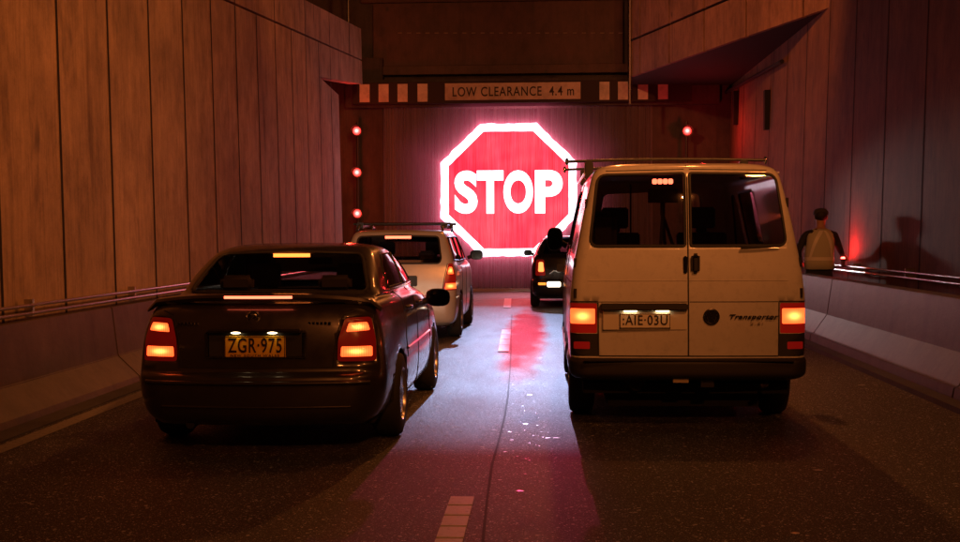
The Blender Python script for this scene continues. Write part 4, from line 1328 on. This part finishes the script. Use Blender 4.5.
    m = M3(); m.box(-.8, .8, 3.3, 3.6, .8, 1.2); m.build('dashboard', MAT_INTERIOR, t, 0, .05)
    # added dark shape imitating a reflection in the rear window
    m = M3(); c = Vector((-.12, .9, 1.62))
    for q in ((-.17, .8, 1.0), (.08, .75, 1.0), (-.05, 1.15, 1.0)): m.tube([c, q], .014, 8)
    m.tube([c, c+Vector((0, 0, .16))], .02, 8); m.box(-.24, .0, .84, .96, 1.72, 1.83)
    m.build('reflection_shape', MAT_INTERIOR, t)
    for s in (-1, 1): mirror_part(t, s*.88, 3.3, 1.42, s, .15, .235)
    for y in (1.0, 3.92):
        liner(t, y, .36, .915, .32)
        for s in (-1, 1): wheel(t, s*.80, y, .325, .205, 8, 'wheel', s)
    t.scale = (1, 1, 1.025)
    return t
make_van()

# ------------------------------------------------------------------ the silver wagon
def make_wagon():
    t = thing('station_wagon', (-2.13, 17.5, 0), 'pale silver station wagon with roof rails queuing ahead of the dark sedan', 'car')
    L = [(.22, .12, 4.30, .78, .14, .3, .08, .04),
         (.28, .03, 4.40, .84, .16, .3, .09, .03),
         (.45, .0, 4.45, .865, .18, .35, .09, .03),
         (.60, .005, 4.45, .868, .18, .35, .09, .03),
         (.63, .05, 4.43, .865, .15, .35, .07, .03),
         (.85, .07, 4.38, .868, .13, .38, .06, .03),
         (.98, .09, 4.10, .862, .12, .38, .06, .03),
         (1.06, .11, 3.6, .845, .11, .3, .06, .03),
         (1.11, .13, 3.3, .82, .10, .25, .06, .03),
         (1.25, .20, 3.05, .785, .10, .22, .06, .03),
         (1.40, .30, 2.8, .735, .10, .2, .06, .03),
         (1.50, .37, 2.6, .70, .10, .2, .06, .03),
         (1.545, .42, 2.5, .665, .11, .2, .06, .03),
         (1.57, .55, 2.3, .58, .12, .2, .06, .03),
         (1.585, .9, 2.0, .3, .1, .15, .04, .01)]
    bd = Body(L); rg = {}
    rg['lamp_hot'] = reg(bd, 'rear', [(.69, .74), (.845, .74), (.84, .82), (.70, .82)], .012)
    rg['lamp_top'] = reg(bd, 'rear', [(.725, .95), (.81, .95), (.785, 1.05), (.745, 1.05)], .012)
    rg['tail_lamp'] = reg(bd, 'rear', [(.655, .72), (.862, .72), (.84, .90), (.79, 1.10), (.735, 1.10), (.69, .90)], .02)
    rg['rear_window'] = halfreg(bd, 'rear', [(0, 1.10), (.60, 1.10), (.63, 1.16), (.575, 1.48), (0, 1.50)], .05)
    rg['windscreen'] = halfreg(bd, 'front', [(0, 1.15), (.55, 1.15), (.45, 1.49), (0, 1.50)], .05)
    rg['side_c'] = reg(bd, 'side', [(.42, 1.14), (1.15, 1.12), (1.15, 1.47), (.55, 1.47)], .05)
    rg['side_a'] = reg(bd, 'side', [(1.22, 1.12), (2.0, 1.12), (2.0, 1.475), (1.22, 1.475)], .05)
    rg['side_b'] = reg(bd, 'side', [(2.07, 1.12), (2.85, 1.12), (2.55, 1.47), (2.07, 1.475)], .05)
    rg['arch_r'] = arch_poly(bd, .97, .37, .33)
    rg['arch_f'] = arch_poly(bd, 3.5, .37, .33)
    o = split_body(bd, rg, 3)
    body = both(clean(o['body'])).build('body', MAT_SILVER, t, 32)
    both(clean(o['rear_window'])).build('rear_window', MAT_GLASS, t, 60)
    both(clean(o['windscreen'])).build('windscreen', MAT_GLASS, t, 60)
    for k in ('side_a', 'side_b', 'side_c'):
        for f in (lambda m: m, mirror): f(clean(o[k])).build('side_window', MAT_GLASS_DARK, t, 60)
        seal(bd, t, rg[k], .014)
    seal(bd, t, rg['rear_window'], .014, whole=True)
    for f in (lambda m: m, mirror):
        tl = f(clean(o['tail_lamp'])).build('tail_lamp', MAT_LAMP_RED, t, 60)
        f(clean(o['lamp_hot'])).build('lit_lens', MAT_LAMP_HOT, tl, 60)
        f(clean(o['lamp_top'])).build('lit_lens', MAT_LAMP_HOT, tl, 60)
    p = bd.pt('rear', 0, 1.47); m = M3(); m.box(-.185, .185, p.y-.02, p.y+.03, 1.455, 1.492); m.build('high_brake_light', MAT_STRIP, t)
    m = M3(); p = bd.pt('rear', 0, .8); m.box(-.3, .3, p.y-.02, p.y+.01, .78, .93); m.build('plate_recess', MAT_PLASTIC, t, 0, .01)
    m = M3(); m.box(-.186, .186, p.y-.032, p.y-.022, .79, .91); m.build('number_plate', simple('pale plate', (.7, .66, .5), .4), t, 0, .003)
    seam(bd, t, [('rear', [(0, .65), (.64, .65)], 0), ('rear', [(.64, .65), (.68, .9), (.72, 1.1)], 0), ('side', [(1.2, .3), (1.2, 1.1)], 0), ('side', [(2.03, .3), (2.03, 1.1)], 0), ('side', [(2.95, .3), (2.95, 1.05)], 0)], .005)
    for s in (-1, 1):
        m = M3(); m.tube([(s*.62, .55, 1.575), (s*.62, .7, 1.63), (s*.62, 1.6, 1.645), (s*.62, 2.3, 1.62), (s*.62, 2.45, 1.56)], .02, 8); m.build('roof_rail', MAT_DARKSTEEL, t, 50)
    for y in (.85, 1.9):
        m = M3(); m.tube([(-.72, y, 1.67), (.72, y, 1.67)], .018, 8); rb = m.build('roof_bar', MAT_DARKSTEEL, t, 50)
        for s in (-1, 1): m = M3(); m.box(s*.62-.05, s*.62+.05, y-.05, y+.05, 1.6, 1.69); m.build('bar_foot', MAT_DARKSTEEL, rb, 0, .01)
    m = M3(); m.box(-.78, .78, .3, 4.2, .2, .28); m.build('underside', MAT_BLACK, t)
    front_seats(t, 2.0, .37, .6, 1.40)
    m = M3(); m.box(-.62, .62, 1.0, 1.15, .6, 1.12)
    for x in (-.34, .34): m.box(x-.12, x+.12, 1.02, 1.1, 1.12, 1.27)
    m.build('rear_bench', MAT_SEAT, t, 60, .03, 3)
    m = M3(); m.box(-.15, .35, .45, .8, .9, 1.14); m.build('cargo_cover', simple('blue grey cloth', (.25, .3, .42), .8), t, 0, .04)
    for s in (-1, 1): mirror_part(t, s*.84, 2.75, 1.18, s, .20, .16)
    for y in (.97, 3.5):
        liner(t, y, .37, .86, .33)
        for s in (-1, 1): wheel(t, s*.765, y, .33, .21, 6, 'wheel', s)
make_wagon()

# ------------------------------------------------------------------ small black hatchback beyond the van
def make_hatch():
    t = thing('hatchback', (.50, 25.6, 0), 'small black hatchback at the head of the right lane, half hidden by the van', 'car')
    L = [(.22, .10, 3.75, .74, .15, .25, .06, .04),
         (.28, .03, 3.8, .82, .2, .3, .07, .03),
         (.45, .0, 3.85, .845, .22, .3, .08, .03),
         (.56, .01, 3.85, .845, .22, .3, .08, .03),
         (.59, .05, 3.82, .84, .22, .3, .07, .03),
         (.80, .06, 3.7, .845, .2, .3, .07, .03),
         (.96, .08, 3.3, .83, .2, .3, .07, .04),
         (1.04, .10, 2.95, .80, .17, .25, .06, .04),
         (1.08, .13, 2.85, .77, .15, .2, .06, .04),
         (1.22, .22, 2.6, .71, .13, .2, .06, .03),
         (1.36, .32, 2.35, .63, .13, .2, .06, .03),
         (1.43, .40, 2.2, .57, .13, .2, .06, .03),
         (1.465, .55, 2.05, .46, .13, .2, .05, .02),
         (1.48, .95, 1.7, .2, .1, .1, .02, .01)]
    bd = Body(L); rg = {}
    rg['lamp_hot'] = reg(bd, 'rear', [(.56, .74), (.68, .74), (.67, .94), (.58, .94)], .03)
    rg['indicator'] = reg(bd, 'rear', [(.52, .47), (.68, .47), (.68, .52), (.52, .52)], .01)
    rg['tail_lamp'] = reg(bd, 'rear', [(.53, .66), (.74, .66), (.72, .99), (.56, .99)], .04)
    rg['rear_window'] = halfreg(bd, 'rear', [(0, 1.10), (.58, 1.10), (.50, 1.40), (0, 1.41)], .05)
    rg['windscreen'] = halfreg(bd, 'front', [(0, 1.11), (.5, 1.11), (.42, 1.40), (0, 1.41)], .05)
    rg['side_a'] = reg(bd, 'side', [(.45, 1.11), (1.3, 1.11), (1.3, 1.39), (.60, 1.38)], .05)
    rg['side_b'] = reg(bd, 'side', [(1.37, 1.11), (2.5, 1.11), (2.15, 1.39), (1.37, 1.39)], .05)
    rg['arch_r'] = arch_poly(bd, .72, .35, .3)
    rg['arch_f'] = arch_poly(bd, 3.05, .35, .3)
    o = split_body(bd, rg, 3)
    both(clean(o['body'])).build('body', MAT_BLACKCAR, t, 32)
    both(clean(o['rear_window'])).build('rear_window', MAT_GLASS, t, 60)
    both(clean(o['windscreen'])).build('windscreen', MAT_GLASS, t, 60)
    for k in ('side_a', 'side_b'):
        for f in (lambda m: m, mirror): f(clean(o[k])).build('side_window', MAT_GLASS_DARK, t, 60)
    E1, E2 = emit('orange lit lens', (1, .13, .03), 5), emit('amber lens', (1, .25, .03), 2.2)
    for f in (lambda m: m, mirror):
        tl = f(clean(o['tail_lamp'])).build('tail_lamp', MAT_LAMP_DIM, t, 60)
        f(clean(o['lamp_hot'])).build('lit_lens', E1, tl, 60)
        f(clean(o['indicator'])).build('indicator', E2, t, 60)
    front_seats(t, 1.55, .34, .55, 1.30)
    m = M3(); m.box(-.56, .56, .75, .88, .5, 1.08); m.build('rear_bench', MAT_SEAT, t, 60, .03, 3)
    m = M3(); m.box(-.50, -.22, -.03, .04, .43, .54); m.build('glowing_plate', MAT_WHITEHOT, t, 0, .015)  # stands for the bright plate, its brightness put in as emission
    p = bd.pt('rear', 0, .8)
    m = M3(); m.box(-.30, .30, p.y-.02, p.y+.01, .72, .90); m.build('plate_recess', MAT_PLASTIC, t, 0, .01)
    m = M3(); m.tube([(-.45, .05, .70), (-.36, .035, .77), (-.25, .03, .735), (-.12, .03, .78)], .014, 6); m.build('boot_trim', MAT_CHROME, t, 50)
    m = M3(); m.box(-.7, .7, .2, 3.6, .18, .27); m.build('underside', MAT_BLACK, t)
    for s in (-1, 1): mirror_part(t, s*.79, 2.35, 1.10, s, .17, .13, MAT_BLACKCAR)
    for y in (.72, 3.05):
        liner(t, y, .35, .83, .3)
        for s in (-1, 1): wheel(t, s*.75, y, .305, .19, 6, 'wheel', s)
make_hatch()

# ------------------------------------------------------------------ people
def figure(name, joints, edges, mat_fn, label, cat, loc, rz=0, mats=None, root=0):
    me = bpy.data.meshes.new(name)
    me.from_pydata([j[:3] for j in joints], edges, []); me.update()
    o = bpy.data.objects.new(name, me); COL.objects.link(o)
    sk = o.modifiers.new('skin', 'SKIN'); sk.use_smooth_shade = True
    for i, j in enumerate(joints):
        r = j[3]; me.skin_vertices[0].data[i].radius = (r if not isinstance(r, tuple) else r[0], r if not isinstance(r, tuple) else r[1])
        me.skin_vertices[0].data[i].use_root = (i == root)
    ss = o.modifiers.new('sub', 'SUBSURF'); ss.levels = 2; ss.render_levels = 2
    bpy.context.view_layer.update()
    dg = bpy.context.evaluated_depsgraph_get()
    m2 = bpy.data.meshes.new_from_object(o.evaluated_get(dg))
    bpy.data.objects.remove(o)
    m2.materials.clear()
    for m in mats: m2.materials.append(m)
    for p in m2.polygons:
        p.use_smooth = True; p.material_index = mat_fn(p.center)
    ob = bpy.data.objects.new(name, m2); COL.objects.link(ob)
    ob.location = loc; ob.rotation_euler = (0, 0, rz)
    return tag(ob, label, cat)

MAT_SKIN = simple('skin', (.42, .22, .15), .55)
MAT_NAVY = simple('dark work clothes', (.02, .02, .026), .85)
MAT_VEST = simple('yellow high visibility vest', (.48, .48, .38), .8)
MAT_TAPE = simple('reflective tape', (.7, .68, .62), .35)
MAT_HAIR = simple('dark hair', (.02, .014, .01), .7)

def hand(J, E, wrist_i, wrist, dirv, up, side, curl=.4):
    """palm and five fingers from the wrist; dirv forward, up = back of hand, side towards the thumb"""
    f, u, s = dirv.normalized(), up.normalized(), side.normalized()
    def add(p, r, prev):
        J.append((p.x, p.y, p.z, r)); E.append((prev, len(J)-1)); return len(J)-1
    pi = add(wrist+f*.045, (.034, .018), wrist_i)
    for k, (off, ln) in enumerate(((.027, .085), (.009, .095), (-.009, .088), (-.027, .068))):
        b = wrist+f*.085+s*off; i = add(b, .0105, pi)
        m_ = b+f*ln*.5*math.cos(curl)-u*ln*.5*math.sin(curl); i = add(m_, .009, i)
        e = m_+f*ln*.5*math.cos(curl*2.2)-u*ln*.5*math.sin(curl*2.2); add(e, .0075, i)
    b = wrist+f*.03+s*.038; i = add(b, .013, pi); i = add(b+f*.032+s*.022, .0105, i); add(b+f*.058+s*.028-u*.01, .0085, i)

# worker: stands behind the right barrier, seen from behind, leaning his arms out to the right towards the wall
def make_worker():
    J = [(0, 0, .96, (.165, .12)), (0, 0, 1.12, (.15, .115)), (.01, .01, 1.30, (.175, .125)), (.02, .03, 1.45, (.155, .105)), (.025, .045, 1.53, (.06, .06)), (.03, .06, 1.60, (.062, .07)), (.03, .07, 1.68, (.078, .095)), (.03, .065, 1.76, (.07, .085))]
    E = [(0, 1), (1, 2), (2, 3), (3, 4), (4, 5), (5, 6), (6, 7)]
    def add(p, r, prev):
        J.append((*p, r)); E.append((prev, len(J)-1)); return len(J)-1
    # legs
    for s in (-1, 1):
        i = add((s*.10, 0, .88), (.095, .10), 0); i = add((s*.12, .02, .50), .062, i); i = add((s*.12, 0, .10), .045, i); i = add((s*.13, .07, .045), (.045, .035), i); add((s*.135, .15, .035), (.04, .028), i)
    # left arm hangs, hand on hip
    i = add((-.18, .02, 1.44), .062, 3); i = add((-.28, -.02, 1.20), .048, i); i = add((-.235, .12, 1.02), .034, i)
    hand(J, E, i, Vector((-.235, .12, 1.02)), Vector((.5, .8, -.5)), Vector((-1, .3, 0)), Vector((0, .5, 1)), .4)
    # right arm reaches towards the wall rail
    i = add((.21, .04, 1.43), .062, 3); i = add((.30, .10, 1.20), .047, i); i = add((.36, .30, 1.12), .033, i)
    hand(J, E, i, Vector((.36, .30, 1.12)), Vector((.5, .8, -.1)), Vector((0, 0, 1)), Vector((-.55, .8, 0)), .6)
    mats = [MAT_NAVY, MAT_SKIN]
    def fn(c):
        if c.z > 1.525: return 1
        if c.x > .2 and c.y > .31: return 1
        if c.z < 1.03 and c.x < -.17 and c.y > .1: return 1
        return 0
    w = figure('person', J, E, fn, 'worker in a yellow high visibility vest standing behind the right barrier', 'person', (4.14, 19.3, 0), R(-4), mats)
    # face
    m = M3(); m.ball((.03, .165, 1.675), .016, 10, (.8, 1.2, 1.3)); m.build('nose', MAT_SKIN, w, 60)
    for s in (-1, 1):
        m = M3(); m.ball((.03+s*.032, .150, 1.705), .011, 10); m.build('eye', simple('eye', (.6, .6, .6), .3), w, 60)
        m = M3(); m.ball((.03+s*.083, .065, 1.69), .028, 10, (.35, .7, 1.1)); m.build('ear', MAT_SKIN, w, 60)
    m = M3(); m.tube([(.005, .158, 1.635), (.03, .163, 1.632), (.055, .158, 1.635)], .006, 6); m.build('mouth', simple('lips', (.3, .12, .1), .5), w, 60)
    # hair and cap
    m = M3(); m.ball((.03, .045, 1.73), .098, 18, (.92, 1.05, 1.0)); m.build('hair', MAT_HAIR, w, 60)
    m = M3(); m.lathe([(.0, .104), (.05, .10), (.085, .07), (.10, 0)], (.03, .06, 1.735), 20, 'Z')
    m.add([(-.05, .14, 1.735), (.11, .14, 1.735), (.09, .235, 1.72), (-.03, .235, 1.72), (-.05, .14, 1.745), (.11, .14, 1.745), (.09, .235, 1.73), (-.03, .235, 1.73)], [(0, 1, 2, 3), (7, 6, 5, 4), (0, 4, 5, 1), (1, 5, 6, 2), (2, 6, 7, 3), (3, 7, 4, 0)])
    m.build('cap', simple('dark cap', (.05, .045, .05), .8), w, 50)
    # vest: a shell that follows the torso, with arm holes
    secs = [(.93, .0, .0, .205, .155), (1.05, .0, .0, .195, .15), (1.15, .0, .0, .192, .148), (1.28, .008, .008, .205, .155), (1.38, .014, .02, .205, .15), (1.45, .018, .03, .185, .135), (1.50, .022, .035, .14, .105), (1.53, .024, .042, .09, .085)]
    m = M3(); n = 28; vs = []; fs = []
    for (z, cx, cy, rx, ry) in secs:
        for k in range(n):
            a = 2*math.pi*k/n; sx = math.copysign(abs(math.cos(a))**.8, math.cos(a)); sy = math.copysign(abs(math.sin(a))**.9, math.sin(a))
            wr = 1+.02*math.sin(5*a+z*14)
            vs.append((cx+rx*sx*wr, cy+ry*sy*wr, z))
    for i in range(len(secs)-1):
        for k in range(n):
            a = 2*math.pi*(k+.5)/n
            if 3 <= i <= 4 and abs(math.cos(a)) > .93: continue
            fs.append((i*n+k, i*n+(k+1) % n, (i+1)*n+(k+1) % n, (i+1)*n+k))
    m.add(vs, fs); v = m.build('vest', MAT_VEST, w, 60)
    mod = v.modifiers.new('t', 'SOLIDIFY'); mod.thickness = .008
    m = M3()
    def on(zz, a, off=1.035):
        for i in range(len(secs)-1):
            if secs[i][0] <= zz <= secs[i+1][0]:
                t_ = (zz-secs[i][0])/(secs[i+1][0]-secs[i][0]); q = [secs[i][j]*(1-t_)+secs[i+1][j]*t_ for j in range(5)]
                sx = math.copysign(abs(math.cos(a))**.8, math.cos(a)); sy = math.copysign(abs(math.sin(a))**.9, math.sin(a))
                return Vector((q[1]+q[3]*sx*off, q[2]+q[4]*sy*off, zz))
        return Vector((0, 0, zz))
    vs = []; fs = []
    for k in range(n):
        a = 2*math.pi*k/n
        vs += [on(1.06, a), on(1.11, a)]
    for k in range(n): fs.append((2*k, 2*((k+1) % n), 2*((k+1) % n)+1, 2*k+1))
    m.add(vs, fs)
    for s in (-1, 1):   # two slanting bands on the back
        vs = []; fs = []
        for k in range(9):
            z = 1.11+.39*k/8; a0 = -math.pi/2+s*(.75-.62*k/8)
            vs += [on(z, a0, 1.04), on(z, a0+.22, 1.04)]
        for k in range(8): fs.append((2*k, 2*k+1, 2*k+3, 2*k+2))
        m.add(vs, fs)
    m.build('reflective_tape', MAT_TAPE, v, 60)
    return w
w_ = make_worker(); w_.scale = (1.12, 1.05, 1.03)

# red hand lamp at the wall rail, which lights the wall red beside the worker
q = Vector((4.56, 19.55, 0))
ql = thing('hand_lamp', (q.x, q.y, 1.06), 'small red signal lamp on the rail beside the worker', 'lamp')
m = M3(); m.lathe([(-.08, 0), (-.08, .028), (.02, .03), (.03, .04), (.05, .04)], (0, 0, 0), 16, 'Z'); m.build('lamp_body', MAT_DARKSTEEL, ql, 40)
m = M3(); m.ball((0, 0, .06), .035, 12, (1, 1, .7)); m.build('lens', emit('hand lamp lens', (1, .08, .06), 12), ql, 60)
lamp('hand_lamp_light', 'POINT', (q.x-.05, q.y+.02, 1.22), 24, (1, .02, .02), size=.03)
